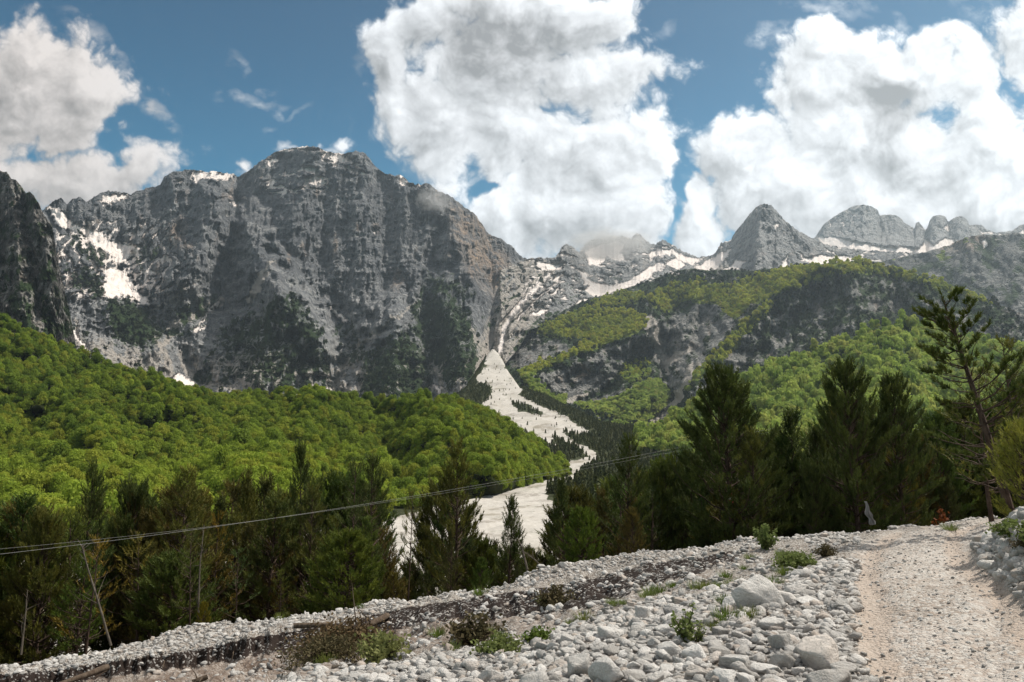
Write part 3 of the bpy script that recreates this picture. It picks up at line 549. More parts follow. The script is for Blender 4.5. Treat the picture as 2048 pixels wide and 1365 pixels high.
# valley ground: bed of a torrent below the bank, rising as a fan towards the mountains
VZ = [(45,-13.5),(60,-14),(170,-14),(300,-14.2),(480,-13),(600,-5),(800,18),(1000,50),(1300,118),(1500,172),(1600,222),(1700,262),(2200,300),(4000,350),(9000,400)]
VLIM = [(-2600,860),(700,850),(860,828),(930,785),(955,745),(975,712),(986,700),(1000,712),(1015,742),(1040,778),(1100,802),(1200,852),(1400,882),(2000,905),(4800,905)]
def zvalley(U, D):
    z = IP(D, VZ)
    z = z + np.clip((U - 1250) / 600, 0, 1.5) * np.interp(D, [60, 200, 500, 1000], [0, 3, 8, 10])
    z = z - np.clip((900 - U) / 900, 0, 2) * np.interp(D, [400, 900, 1600], [0, 20, 120])
    lim = zray(U, IP(U, VLIM), D); lim = np.where(D > 500, lim, 1e9)
    z = np.minimum(z, lim)
    return z + fbm(U / 60, np.log(D) * 14, 4, 711) * np.interp(D, [50, 300, 2000], [.5, 1.2, 8])
BED = [(966,738),(974,705),(980,685),(996,685),(1004,710),(1018,742),(1046,775),(1042,795),(1100,820),(1150,845),(1185,868),(1168,872),(1120,862),(1150,885),(1195,905),(1190,925),(1175,935),(1155,962),(1090,985),(1110,1010),(1190,1040),(1170,1090),(1120,1250),(900,1500),(-900,1500),(-900,1110),(300,1085),(700,1055),(780,1038),(880,1010),(1000,985),(1100,955),(1140,925),(1105,890),(1040,862),(955,815),(985,795),(950,760)]
ISL = [[(1020,805),(1050,808),(1085,828),(1070,832),(1035,820)], [(1105,875),(1150,890),(1180,915),(1130,922),(1110,900)], [(960,770),(975,765),(985,785),(970,795)]]
def bedmask(u, v):
    k = poly(u, v, BED, 5)
    for p in ISL: k = k * (1 - .85 * poly(u, v, p, 4))
    return k
def valley():
    us = np.concatenate([np.arange(-2600, -200, 20), np.arange(-200, 2300, 4), np.arange(2300, 4800, 20)])
    Ds = np.concatenate([np.geomspace(46, 2000, 420), np.geomspace(2100, 9000, 20)])
    U, D = np.meshgrid(us, Ds); Z = zvalley(U, D); P = pos(U, D, Z); _, V = proj(P)
    u = U + 20 * fbm(U / 30, V / 10, 5, 721, .6); v = V + 9 * fbm(U / 30, V / 10, 5, 722, .6)
    bed = bedmask(u, v)
    chan = ss(.1, .35, rid(U / 120 + V / 40, V / 14, 4, 723)) 
    m1 = np.stack([bed, chan, fbm(U / 50, V / 9, 4, 724) * .5 + .5, 0 * U + 1], -1)
    SURF['valley'] = dict(U=U, D=D, V=V, P=P, bed=bed)
    m, T = mat('valley_floor'); a = T.sep(T.attr('mask').outputs['Color']); O = T.new('ShaderNodeTexCoord').outputs['Object']
    n = T.noise(O, .35, 6, .65); n2 = T.noise(T.map(O, (1, .35, 1)), .05, 6, .7, .6)
    n4 = T.noise(O, 1.3, 5, .75); gr = T.mix(T.mr(T.math('ADD', T.math('MULTIPLY', n, .5), T.math('MULTIPLY', n4, .5)), .36, .64), (.21, .19, .165, 1), (.45, .42, .385, 1)); gr = T.mix(T.mr(n2, .46, .60, 0, .9), gr, (.24, .215, .175, 1)); gr = T.mix(T.mr(T.noise(T.map(O, (1, .5, 1)), .09, 5, .7, .8), .57, .64, 0, .85), gr, (.075, .08, .045, 1))
    gr = T.mix(T.math('MULTIPLY', T.mr(a[1], .55, 1.), .5), gr, (.50, .47, .43, 1))
    vg = T.mix(T.mr(n, .3, .7), (.025, .03, .014, 1), (.05, .055, .026, 1))
    c = T.mix(T.mr(T.math('ADD', a[0], T.math('MULTIPLY', T.math('SUBTRACT', n2, .5), .7)), .4, .55), vg, gr)
    finish(T, c, .95, n, .6, .8, .1)
    me = grid_mesh('valley_floor', P, {'mask': m1}, m); tag(link('valley_floor', me), kind='structure')
valley()

# ------------------------------------------------------------------ scattered stuff
def scatter(name, pts, rot, scl, idx, variants, label, var=None):
    """one object holding the woods (or the loose stones) nobody could count"""
    me = bpy.data.meshes.new(name); n = len(pts)
    me.vertices.add(n); me.vertices.foreach_set('co', np.asarray(pts, np.float32).ravel())
    def A(nm, ty, arr, key): x = me.attributes.new(nm, ty, 'POINT'); x.data.foreach_set(key, np.ascontiguousarray(arr).ravel())
    A('rot', 'FLOAT_VECTOR', np.asarray(rot, np.float32), 'vector'); A('scl', 'FLOAT_VECTOR', np.asarray(scl, np.float32), 'vector')
    A('pick', 'INT', np.asarray(idx, np.int32), 'value'); A('hue', 'FLOAT', np.asarray(var if var is not None else RS.rand(n), np.float32), 'value')
    me.update(); o = link(name, me); tag(o, label, kind='stuff')
    cn = bpy.data.collections.new(name + '_kinds')
    for k, vme in enumerate(variants): cn.objects.link(bpy.data.objects.new('%s_%02d' % (name, k), vme))
    g = bpy.data.node_groups.new(name, 'GeometryNodeTree'); g.interface.new_socket('Geometry', in_out='INPUT', socket_type='NodeSocketGeometry')
    g.interface.new_socket('Geometry', in_out='OUTPUT', socket_type='NodeSocketGeometry'); N = g.nodes; L = g.links
    gi = N.new('NodeGroupInput'); go = N.new('NodeGroupOutput'); ip = N.new('GeometryNodeInstanceOnPoints'); ci = N.new('GeometryNodeCollectionInfo')
    ci.inputs['Collection'].default_value = cn; ci.inputs['Separate Children'].default_value = True; ci.inputs['Reset Children'].default_value = True
    L.new(gi.outputs[0], ip.inputs['Points']); L.new(ci.outputs[0], ip.inputs['Instance']); ip.inputs['Pick Instance'].default_value = True
    for nm, ty, key in (('rot', 'FLOAT_VECTOR', 'Rotation'), ('scl', 'FLOAT_VECTOR', 'Scale'), ('pick', 'INT', 'Instance Index')):
        a = N.new('GeometryNodeInputNamedAttribute'); a.data_type = ty; a.inputs[0].default_value = nm
        src = a.outputs[0]
        if nm == 'rot':
            e = N.new('FunctionNodeEulerToRotation'); L.new(src, e.inputs[0]); src = e.outputs[0]
        L.new(src, ip.inputs[key])
    L.new(ip.outputs[0], go.inputs[0]); md = o.modifiers.new('scatter', 'NODES'); md.node_group = g
    return o
def leaf_material(name, c1, c2, c3, transl=.35, sc_=.5):
    m, T = mat(name); h = T.new('ShaderNodeObjectInfo').outputs['Random']; at_ = T.attr('hue', 'INSTANCER').outputs['Fac']
    O = T.new('ShaderNodeTexCoord').outputs['Object']; n = T.noise(O, sc_, 3, .6)
    c = T.mix(at_, c1, c2); c = T.mix(T.math('MULTIPLY', T.mr(h, .6, 1.0), .6), c, c3)
    c = T.mix(T.mr(n, .25, .75, 0, .5), c, T.mix(.5, c, c3))
    finish(T, c, .75, None, transl=transl, spec=.15); return m
def unit(v): return v / (np.linalg.norm(v, axis=-1, keepdims=True) + 1e-9)
def leaf_quads(C, N, size, rs, tri=False, flat=1.0):
    n = len(C); a = unit(np.cross(N, unit(rs.normal(size=(n, 3))))); b = np.cross(N, a) * flat
    s = (size * (0.7 + .6 * rs.rand(n)))[:, None] if np.ndim(size) == 0 else size[:, None]
    if tri: return np.stack([C - a * s * .5, C + a * s * .5, C + b * s], 1).reshape(-1, 3), np.arange(n * 3).reshape(-1, 3)
    return np.stack([C - a * s * .5 - b * s * .35, C + a * s * .5 - b * s * .3, C + a * s * .4 + b * s * .4, C - a * s * .35 + b * s * .5], 1).reshape(-1, 3), np.arange(n * 4).reshape(-1, 4)
def crown(seed, n, size, lumps=9, squash=.75, tall=1.0):
    """broad-leaved crown about 1 m in radius standing on the ground"""
    rs = np.random.RandomState(seed); c = rs.normal(size=(lumps, 3)); c = unit(c) * rs.uniform(.15, .72, (lumps, 1)); c[:, 2] *= squash; r = rs.uniform(.34, .55, lumps)
    k = rs.randint(0, lumps, n); d = unit(rs.normal(size=(n, 3))); d[:, 2] = np.abs(d[:, 2]) * .9 + d[:, 2] * .1; d = unit(d)
    rr = r[k] * rs.uniform(.72, 1.05, n); C = c[k] + d * rr[:, None]; C[:, 2] = (C[:, 2] + .78) * tall
    N = unit(d + rs.normal(size=(n, 3)) * .45)
    co, f = leaf_quads(C, N, size, rs)
    return co, f
def conifer(seed, n, size):
    rs = np.random.RandomState(seed); h = rs.rand(n) ** .8; th = rs.rand(n) * 6.283; r = (1 - h) ** .8 * .26 * (.55 + .45 * np.sin(h * 40 + rs.rand() * 6) ** 2) * rs.uniform(.6, 1.15, n) + .01
    C = np.stack([np.cos(th) * r, np.sin(th) * r, .12 + h * .9], -1); N = unit(np.stack([np.cos(th), np.sin(th), .5 + rs.rand(n)], -1))
    co, f = leaf_quads(C, N, size, rs, flat=1.3); return co, f
LEAF = leaf_material('beech_leaves', (.080, .140, .016, 1), (.25, .33, .035, 1), (.30, .29, .035, 1), .44)
LEAFR = leaf_material('spring_leaves', (.18, .27, .05, 1), (.38, .47, .095, 1), (.40, .38, .10, 1), .45)
LEAFY = leaf_material('upland_leaves', (.22, .28, .035, 1), (.42, .44, .05, 1), (.34, .28, .05, 1), .42)
NEED = leaf_material('young_pine_needles', (.05, .065, .024, 1), (.085, .095, .036, 1), (.10, .10, .035, 1), .2)
DARK = leaf_material('dwarf_pine_needles', (.016, .028, .012, 1), (.032, .045, .018, 1), (.04, .05, .016, 1), .1)
def kinds(nm, gen, mat_, m, *a): return [raw_mesh('%s_%d' % (nm, k), *gen(900 + k * 7 + len(nm), *a), None, mat_, False) for k in range(m)]
BIGC = kinds('beech', crown, LEAF, 6, 1700, .105, 14); MIDC = kinds('tree', crown, LEAFR, 6, 420, .21, 10); LOWC = kinds('upland', crown, LEAFY, 4, 130, .34, 7)
CON = kinds('conifer', conifer, NEED, 5, 150, .13); DW = kinds('dwarf', crown, DARK, 4, 110, .36, 7)
def sample(surf, dens, maskf, rs, weight_px=False):
    """random points on a slope: dens = plants per square metre of slope, thinned by maskf(u, v)"""
    P = surf['P']; a = P[1:, 1:] - P[:-1, :-1]; b = P[1:, :-1] - P[:-1, 1:]; ar = np.linalg.norm(np.cross(a, b), axis=-1) / 2
    uu = surf['u'] if 'u' in surf else surf['U'][0]
    Uc = np.broadcast_to((uu[1:] + uu[:-1]) / 2, ar.shape); Vv = surf['v'] if 'v' in surf else surf['V']; Vc = (Vv[1:, 1:] + Vv[:-1, :-1]) / 2
    k = maskf(Uc, Vc) * ar * dens; n = rs.poisson(np.clip(k, 0, 60)); idx = np.repeat(np.arange(n.size), n.ravel())
    i, j = np.unravel_index(idx, n.shape); s, t = rs.rand(len(i), 1), rs.rand(len(i), 1)
    p = (P[i, j] * (1 - s) + P[i, j + 1] * s) * (1 - t) + (P[i + 1, j] * (1 - s) + P[i + 1, j + 1] * s) * t
    return p, Uc[i, j], Vc[i, j]
def woods(name, surf, dens, maskf, variants, r0, r1, label, tall=(.95, 1.35), seed=1, sink=.1, huef=None, vis=None):
    rs = np.random.RandomState(seed); p, u, v = sample(surf, dens, maskf, rs); n = len(p)
    if vis is not None:
        keep = vis(p, u, v); p, u, v = p[keep], u[keep], v[keep]; n = len(p)
    r = rs.uniform(r0, r1, n) * np.exp(rs.normal(size=n) * .16); h = r * rs.uniform(*tall, n); p = p.copy(); p[:, 2] -= r * sink
    hue = np.clip(.5 + 1.1 * fbm(u / 70, v / 40, 4, 800 + seed) + rs.normal(size=n) * .28, 0, 1) if huef is None else np.clip(huef(u, v) + rs.normal(size=n) * .3, 0, 1)
    scatter(name, p, np.stack([rs.normal(size=n) * .08, rs.normal(size=n) * .08, rs.rand(n) * 6.28], -1), np.stack([r, r, h], -1), rs.randint(0, len(variants), n), variants, label, hue)
    print(name, n)
S = SURF
woods('beech_wood', S['lefthill'], .062, lambda u, v: 1.0 * ((u > -420) | (v < 0)), BIGC, 1.7, 3.4, 'dense fresh green beech wood covering the hill on the near side of the torrent bed', seed=1, tall=(1.1, 1.6),
      huef=lambda u, v: .48 + .5 * ss(880, 990, v) * ss(900, 500, u) - .32 * ss(0, .5, fbm(u / 90, v / 50, 3, 5) + .3) * ss(900, 780, v) + .2 * ss(900, 1100, u))  # hill's shade side darkened and its sunlit right end lightened in the leaf colour
woods('mixed_wood', S['righthill'], .015, lambda u, v: 1.0 * (u < 2350) * (v < 1010), MIDC, 3.0, 5.0, 'bright leafy wood of rounded crowns on the slope above the right-hand pines', seed=2, tall=(1.2, 2.1))
def m5(u, v): 
    g = green5(u + 8 * fbm(u / 20, v / 20, 3, 41), v + 8 * fbm(u / 20, v / 20, 3, 42)); return ss(.3, .7, g) * (u < 2300) * (1 - stroke(u, v, [(1388,730),(1368,775),(1350,805),(1325,835),(1303,856)], 6, 13, 3))
woods('upland_wood', S['shoulder'], .010, lambda u, v: m5(u, v) * (v < 760), LOWC, 3.6, 6.5, 'yellow green woodland along the shoulder ridge below the snowy peaks', seed=3)
woods('valley_wood', S['shoulder'], .016, lambda u, v: m5(u, v) * (v >= 740), MIDC, 3.4, 5.6, 'bright green trees at the foot of the grey cliffs', seed=4)
def ms(u, v):
    M = S['shoulder']['M']; return np.clip(M['shrub'] * 1.3 - .45, 0, 1)[:-1, :-1] * (u < 2200) * (1 - m5(u, v))
woods('dwarf_pines', S['shoulder'], .006, ms, DW, 3.0, 5.5, 'dark dwarf pines clinging to the shoulder cliffs', seed=5, sink=.4)
def mm(u, v): return np.clip(S['massif']['M']['shrub'] * 1.5 - .5, 0, 1)[:-1, :-1] * (u > -100)
woods('mountain_pines', S['massif'], .0026, mm, DW, 3.5, 8.0, 'dark mountain pines in patches on the lower grey wall', seed=6, sink=.4)
def mv(u, v):
    b = bedmask(u, v); return ss(.6, .2, b) * (u > 880) * (u < 1700) * (v < 1100)
def visv(p, u, v): return (np.linalg.norm(p[:, :2], axis=1) > 75) & (np.linalg.norm(p[:, :2], axis=1) < 1750)
woods('pine_plantation', S['valley'], .05, mv, CON, 3.2, 5.6, 'dense olive young pines on the valley floor beside the torrent bed', tall=(.9, 1.15), seed=7, vis=visv, huef=lambda u, v: .35 + .4 * fbm(u / 60, v / 30, 3, 6))
woods('streamside_pines', S['valley'], .0035, lambda u, v: ss(.35, .6, fbm(u / 26, v / 9, 4, 901) + .5) * bedmask(u, v) * (u > 930) * (v < 930), CON, 1.8, 3.6, 'scattered small pines on the stony fan', tall=(.9, 1.1), seed=8)

# air over the valley
def haze():
    x0, x1, y0, y1, z0, z1 = -9000, 9000, -60, 9200, -140, 1650
    co = [(x, y, z) for z in (z0, z1) for y in (y0, y1) for x in (x0, x1)]
    f = [(0, 2, 3, 1), (4, 5, 7, 6), (0, 1, 5, 4), (2, 6, 7, 3), (0, 4, 6, 2), (1, 3, 7, 5)]
    m = bpy.data.materials.new('haze'); m.use_nodes = True; m.node_tree.nodes.clear(); T = NT(m.node_tree)
    v = T.new('ShaderNodeVolumePrincipled'); v.inputs['Color'].default_value = (.76, .90, 1, 1); v.inputs['Density'].default_value = HAZE; v.inputs['Anisotropy'].default_value = .55
    o = T.new('ShaderNodeOutputMaterial'); T.l.new(v.outputs[0], o.inputs['Volume'])
    tag(link('haze', raw_mesh('haze', co, f, None, m, False)), 'thin pale haze over the whole valley', kind='stuff')
HAZE = 0.000058
haze()

def mist(u, v, D, sx, sy, sz, dens, label, seed):
    import bmesh
    bm = bmesh.new(); bmesh.ops.create_icosphere(bm, subdivisions=3, radius=1); me = bpy.data.meshes.new('mist'); bm.to_mesh(me); bm.free()
    m = bpy.data.materials.new('mist'); m.use_nodes = True; m.node_tree.nodes.clear(); T = NT(m.node_tree); O = T.new('ShaderNodeTexCoord').outputs['Object']
    n = T.noise(T.map(O, (1, 1, 1), (0, 0, 0), (seed, 0, 0)), 2.0, 4, .6, .8); L = T.vm('LENGTH', O)
    d = T.math('MULTIPLY', T.mr(T.math('SUBTRACT', T.math('ADD', n, T.math('MULTIPLY', T.math('SUBTRACT', 1.0, L), .55)), .42), .12, .42), dens)
    v_ = T.new('ShaderNodeVolumePrincipled'); v_.inputs['Color'].default_value = (.97, .96, .95, 1); T.l.new(d, v_.inputs['Density']); v_.inputs['Anisotropy'].default_value = .3
    o = T.new('ShaderNodeOutputMaterial'); T.l.new(v_.outputs[0], o.inputs['Volume']); me.materials.append(m)
    ob = tag(link('mist', me, None, at(u, v, D)), label, kind='stuff'); ob.scale = (sx, sy, sz)
mist(1215, 492, 3300, 210, 200, 75, .010, 'wisps of mist drifting over the snowy cirque', 1)
mist(872, 400, 2500, 70, 60, 55, .008, 'small wisp of mist on the right shoulder of the big wall', 5)
# ------------------------------------------------------------------ near ground: bank, cut edge, stony verge, gravel road
def zz(u, v, D): return float(zray(u, v, D))
NODES = np.concatenate([np.linspace(2.2, 14, 150), np.linspace(14.06, 22, 134), np.geomspace(22.1, 52, 90)])
def col(u, lst):
    d = [e[0] for e in lst]; z = [zz(u, e[1], e[0]) if len(e) == 2 else e[2] for e in lst]
    return u, np.interp(NODES, d, z)
Z = lambda D, z: (D, None, z)
BACKL = lambda z0, D0: [Z(D0 + 1.5, z0 - .5), Z(D0 + 6, z0 - 2.6), Z(D0 + 14, z0 - 6.5), Z(44, -13), Z(53, -14)]
def bank(u, near, toe, edge, top, back0=.25):
    zt = zz(u, top[1], top[0]); ze = zz(u, edge[1], edge[0]) if len(edge) == 2 else edge[2]; zo = zz(u, toe[1], toe[0]) if len(toe) == 2 else toe[2]
    return col(u, near + [toe, Z(edge[0] - .22, ze - .62 * (ze - zo)), edge, top] + [Z(top[0] + .8, zt - back0)] + BACKL(zt - back0, top[0] + .8))
COLS = [
    bank(-1400, [Z(2, -1.0), Z(8, -2.6)], Z(14.6, -5.2), Z(15.2, -4.0), (16.5, 1365)),
    bank(-500, [Z(2, -.5), Z(8, -2.2), Z(13, -3.9)], Z(16.0, -4.9), Z(16.6, -3.9), (17.6, 1385)),
    bank(-100, [Z(2, -.25), Z(6, -1.1), Z(12, -2.9)], (16.2, 1415), (17.0, 1362), (18.2, 1342)),
    bank(0, [Z(2, -.2), Z(6, -1.0), Z(12, -2.75)], (16.3, 1405), (17.05, 1350), (18.3, 1333)),
    bank(100, [Z(2, -.2), Z(6, -.95), Z(11.5, -2.4)], (16.3, 1396), (17.1, 1343), (18.4, 1321)),
    bank(200, [Z(2, -.15), Z(6, -.9), Z(11, -2.2)], (16.2, 1392), (17.1, 1328), (18.6, 1308)),
    bank(270, [Z(2, -.15), Z(6, -.85), Z(10.5, -2.0)], (16.1, 1385), (17.0, 1316), (18.8, 1288)),
    bank(340, [Z(2, -.12), Z(6, -.8), Z(10.2, -1.8)], (16.0, 1375), (17.0, 1306), (18.9, 1266)),
    bank(400, [Z(2, -.12), Z(6, -.78), Z(10, -1.72)], (15.9, 1366), (17.0, 1300), (18.9, 1251)),
    bank(500, [Z(2, -.1), Z(6, -.7), Z(9.8, -1.5)], (15.7, 1352), (16.9, 1276), (18.8, 1241)),
    bank(600, [Z(2, -.1), Z(6, -.6), (9.6, 1355), (12, 1345)], (15.0, 1335), (16.8, 1262), (18.6, 1231)),
    bank(700, [Z(2, -.08), Z(6, -.5), (9.2, 1345), (11, 1332)], (14.6, 1320), (16.8, 1243), (18.5, 1216)),
    bank(800, [Z(2, -.06), Z(6, -.42), (8.9, 1340), (10.5, 1312)], (14.0, 1290), (16.9, 1220), (18.4, 1203)),
    bank(900, [Z(2, -.05), Z(5.5, -.30), (8.7, 1325), (10.5, 1298)], (13.6, 1275), (17.0, 1205), (18.4, 1191)),
    bank(1000, [Z(2, -.03), Z(5.2, -.16), (8.5, 1310), (10.4, 1285)], (13.2, 1265), (17.1, 1192), (18.6, 1171)),
    bank(1100, [Z(2, -.02), Z(5, -.08), (8.3, 1292), (10.4, 1262)], (13.6, 1225), (17.3, 1176), (19.0, 1134)),
    bank(1200, [Z(2, 0), Z(5, -.04), (8.2, 1275), (10.4, 1245)], (14.0, 1196), (17.6, 1160), (19.6, 1117)),
    bank(1300, [Z(2, 0), Z(5, -.02), (8.2, 1258), (10.6, 1218)], (14.6, 1160), (18.2, 1130), (20.2, 1102)),
    bank(1400, [Z(2, 0), Z(5, 0), (8.3, 1240), (10.8, 1190)], (15.4, 1136), (18.8, 1118), (21.0, 1092)),
    bank(1500, [Z(2, 0), Z(5, 0), (8.4, 1228), (11, 1174)], (15.8, 1120), (19.2, 1098), (21.6, 1082)),
    bank(1600, [Z(2, 0), Z(5, 0), (8.5, 1222), (11.6, 1152)], (16, 1108), (19.4, 1088), (22.2, 1075)),
    bank(1700, [Z(2, 0), Z(5, 0), (8.6, 1216), (11.6, 1140)], (16, 1098), (19.6, 1080), (23.0, 1068)),
    bank(1800, [Z(2, 0), Z(5, 0), (8.6, 1212), (11.6, 1134)], (16, 1090), (20, 1070), (25.0, 1054)),
    bank(1900, [Z(2, 0), Z(5, .02), (8.6, 1208), (11.6, 1130)], (16, 1083), (21, 1062), (27.5, 1044)),
    col(1940, [Z(2, 0), Z(5, .02), (8.6, 1206), (11.6, 1125), (14, 1098), (16, 1080), (21, 1060), (28, 1040), Z(33, -2.2), Z(53, -9)]),
    col(1990, [Z(2, 0), Z(5, .03), (8.6, 1205), (9.8, 1170), (11, 1120), (12.5, 1085), (14, 1075), (17, 1066), (22, 1050), (28, 1036), Z(33, -1.6), Z(53, -8)]),
    col(2048, [Z(2, 0), Z(5, .05), (8.2, 1205), (9.2, 1140), (10.2, 1075), (11.5, 1025), (14, 1022), (20, 1025), (26, 1030), Z(33, -1.0), Z(53, -7)]),
    col(2140, [Z(2, 0), Z(4.6, .08), (7.4, 1200), (8.6, 1085), (10, 1010), (14, 1000), (24, 1000), Z(33, .2), Z(53, -6)]),
    col(2400, [Z(2, .02), Z(4.0, .12), Z(5.5, .9), Z(7.5, 1.6), Z(14, 2), Z(30, 2), Z(53, -3)]),
    col(3600, [Z(2, .4), Z(4, 1.2), Z(7, 1.9), Z(14, 2.4), Z(30, 2.5), Z(53, 0)])]
CU = np.array([c[0] for c in COLS], float); CZ = np.array([c[1] for c in COLS])
def _z0(U, D):
    U = np.clip(U, CU[0], CU[-1]); D = np.clip(D, NODES[0], NODES[-1])
    i = np.clip(np.searchsorted(CU, U) - 1, 0, len(CU) - 2); t = (U - CU[i]) / (CU[i + 1] - CU[i]); t = t * t * (3 - 2 * t) * .5 + t * .5
    j = np.clip(np.searchsorted(NODES, D) - 1, 0, len(NODES) - 2); s = (D - NODES[j]) / (NODES[j + 1] - NODES[j])
    return (CZ[i, j] * (1 - s) + CZ[i, j + 1] * s) * (1 - t) + (CZ[i + 1, j] * (1 - s) + CZ[i + 1, j + 1] * s) * t
def znear(U, D):
    U = np.asarray(U, float); D = np.asarray(D, float); U, D = np.broadcast_arrays(U, D)
    th = U / 100.0
    wig = (.55 * fbm(th * 1.1, D * .12, 4, 1001, .6) + .16 * pn(th * 8, D * .4, 1005)) * ss(12, 15, D) * ss(30, 22, D) * ss(1650, 1300, U)
    z = _z0(U + 14 * fbm(th, D * .3, 3, 1011), D + wig)
    X = (U - CX) / F * D
    rough = ss(6, 12, D) * ss(1720, 1500, U) + .15
    z = z + rough * (.16 * fbm(X * .55, D * .55, 5, 1021, .55)) + .045 * fbm(X * 1.6, D * 1.6, 4, 1023, .6) 
    face = ss(10, 13.5, D) * ss(18, 16.5, D) * ss(1500, 1100, U)
    z = z + face * .24 * (rid(X * 1.1, D * .25, 4, 1031) - .3)
    # wheel ruts in the road
    c = (U - IP(D, [(3, 2010), (5.5, 1960), (8.6, 1880), (11.6, 1830), (16, 1830), (22, 1880), (28, 1960)])) / F * D
    road = ss(12, 20, D) * 0 + 1
    z = z - .06 * np.exp(-((np.abs(c) - .72) / .26) ** 2) * (U > 1500) + .03 * fbm(X * 4, D * 4, 3, 1041) * (U > 1400)
    return z
def ground_xy(x, y):
    """ground height at a place"""
    x = np.asarray(x, float); y = np.asarray(y, float); D = np.hypot(x, y); z = np.full(x.shape, -1.0)
    for _ in range(5):
        u = CX + F * x / np.maximum(y * CP + (z - EYE) * SP, .1)
        z = np.where(D < 50, znear(u, np.minimum(D, 52)), zvalley(u, D))
    return z
def on_ground(u, v, n=500, far=30, lift=0.0):
    """where the sight line (u, v) meets the near ground"""
    u = np.atleast_1d(np.asarray(u, float)); v = np.atleast_1d(np.asarray(v, float)); Ds = np.geomspace(2.5, far, n)
    zg = znear(u[:, None], Ds[None]) + lift; zr = zray(u[:, None], v[:, None], Ds[None]); hit = zr <= zg
    k = np.where(hit.any(1), hit.argmax(1), n - 1); D = Ds[k]
    return pos(u, D, znear(u, D)), D, hit.any(1)
ROADP = [(1690, 1500), (1700, 1365), (1680, 1310), (1672, 1250), (1668, 1190), (1676, 1140), (1695, 1105), (1735, 1082), (1800, 1062), (1900, 1046), (1960, 1038), (2005, 1036), (2000, 1052), (1960, 1075), (1938, 1092), (1942, 1110), (1965, 1135), (2000, 1165), (2048, 1200), (2300, 1300), (2600, 1700), (1750, 1900)]
COBP = [(380, 1372), (620, 1362), (700, 1352), (740, 1335), (830, 1312), (920, 1300), (1000, 1296), (1090, 1270), (1200, 1228), (1300, 1205), (1400, 1190), (1480, 1180), (1540, 1160), (1620, 1120), (1690, 1090), (1700, 1140), (1690, 1200), (1700, 1290), (1735, 1365), (1800, 1500), (1700, 1900), (200, 1900), (-200, 1500)]
def near_ground():
    us = np.concatenate([np.arange(-1400, -140, 30), np.arange(-140, 2200, 3.2), np.arange(2200, 3600, 30)])
    Ds = np.concatenate([np.geomspace(2.3, 14, 150), np.linspace(14.04, 21, 190), np.geomspace(21.1, 51.5, 90)])
    U, D = np.meshgrid(us, Ds); Zg = znear(U, D); P = pos(U, D, Zg); _, V = proj(P)
    w = 40 * fbm(U / 60, V / 26, 5, 1051); w2 = 7 * fbm(U / 30, V / 20, 4, 1052)
    road = poly(U + w, V + w2, ROADP, 12)
    cob = poly(U + w, V + w2, COBP, 10)
    EDGE = [(-500, 1385), (-100, 1366), (0, 1354), (100, 1347), (200, 1332), (270, 1321), (340, 1311), (400, 1304), (500, 1281), (600, 1266), (700, 1247), (800, 1223), (900, 1208), (1000, 1193), (1100, 1178), (1200, 1160), (1300, 1131), (1400, 1120), (1470, 1106)]
    # dark rooty topsoil in the upper part of the cut
    dz = V - IP(U, EDGE); thick = IP(U, [(0, 22), (300, 24), (600, 34), (900, 30), (1050, 46), (1200, 50), (1350, 30), (1480, 14)])
    soil = ss(-9, -1, dz + 5 * fbm(U / 12, V / 12, 3, 1061)) * ss(thick + 8, thick - 4, dz + 16 * fbm(U / 16, V / 9, 4, 1062)) * ss(1560, 1400, U) * (D < 19.5) * (D > 12)
    cr = (U - IP(D, [(3, 2010), (5.5, 1960), (8.6, 1880), (11.6, 1830), (16, 1830), (22, 1880), (28, 1960)])) / F * D + .12 * fbm(D, D * 0, 3, 9)
    top = np.exp(-((np.abs(cr) - .72) / .24) ** 2) * (U > 1500)
    brown = ss(0, 14, dz) * ss(120, 50, dz) * (D > 10) * ss(1200, 900, U) * (.55 + .9 * fbm(U / 50, V / 30, 4, 1063))
    behind = ss(0, 1.6, D - IP(U, [(-500, 18), (0, 18.7), (400, 19.4), (1000, 19.2), (1300, 20.8), (1600, 22.8), (1900, 28.5), (2100, 30), (3000, 14)]))
    dirt = poly(U + w, V + w2, [(300, 1400), (280, 1330), (500, 1300), (700, 1280), (980, 1200), (1060, 1180), (1180, 1180), (1400, 1140), (1460, 1150), (1300, 1190), (1090, 1262), (980, 1290), (820, 1300), (700, 1345), (600, 1365)], 16)
    bankr = poly(U + w * .5, V, [(1945, 1090), (1990, 1050), (2060, 1010), (2600, 900), (2600, 1250), (2048, 1190), (1985, 1150)], 10)
    A = np.stack([road, cob, soil, np.clip(brown, 0, 1)], -1); B = np.stack([behind, top, dirt, bankr], -1)
    m, T = mat('gravel'); a = T.attr('mask'); r, g, b = T.sep(a.outputs['Color'])[:3]; al = a.outputs['Alpha']; a2 = T.attr('mask2'); r2, g2, b2 = T.sep(a2.outputs['Color'])[:3]; al2 = a2.outputs['Alpha']
    O = T.new('ShaderNodeTexCoord').outputs['Object']
    def stones(s, rnd=1.0):
        v = T.vor(T.vm('ADD', O, T.vm('SCALE', T.vm('SUBTRACT', T.n.new('ShaderNodeTexNoise').outputs['Color'], (.5, .5, .5)), sc_=.02)), s, 'F1', rnd); return v.outputs['Distance'], T.sep(v.outputs['Color'])
    d1, c1 = stones(26); d2, c2 = stones(60); d3, c3 = stones(11)
    n1 = T.noise(O, 1.1, 6, .62, .4); n2 = T.noise(O, 7, 6, .65); n3 = T.noise(O, 40, 4, .7)
    peb = T.mix(T.mr(c1[0], 0, 1), (.27, .25, .225, 1), (.48, .46, .43, 1)); peb = T.mix(T.mr(d1, .35, .62), peb, (.15, .125, .105, 1)); peb = T.mix(T.mr(c2[1], .3, 1, 0, .5), peb, (.24, .215, .19, 1))
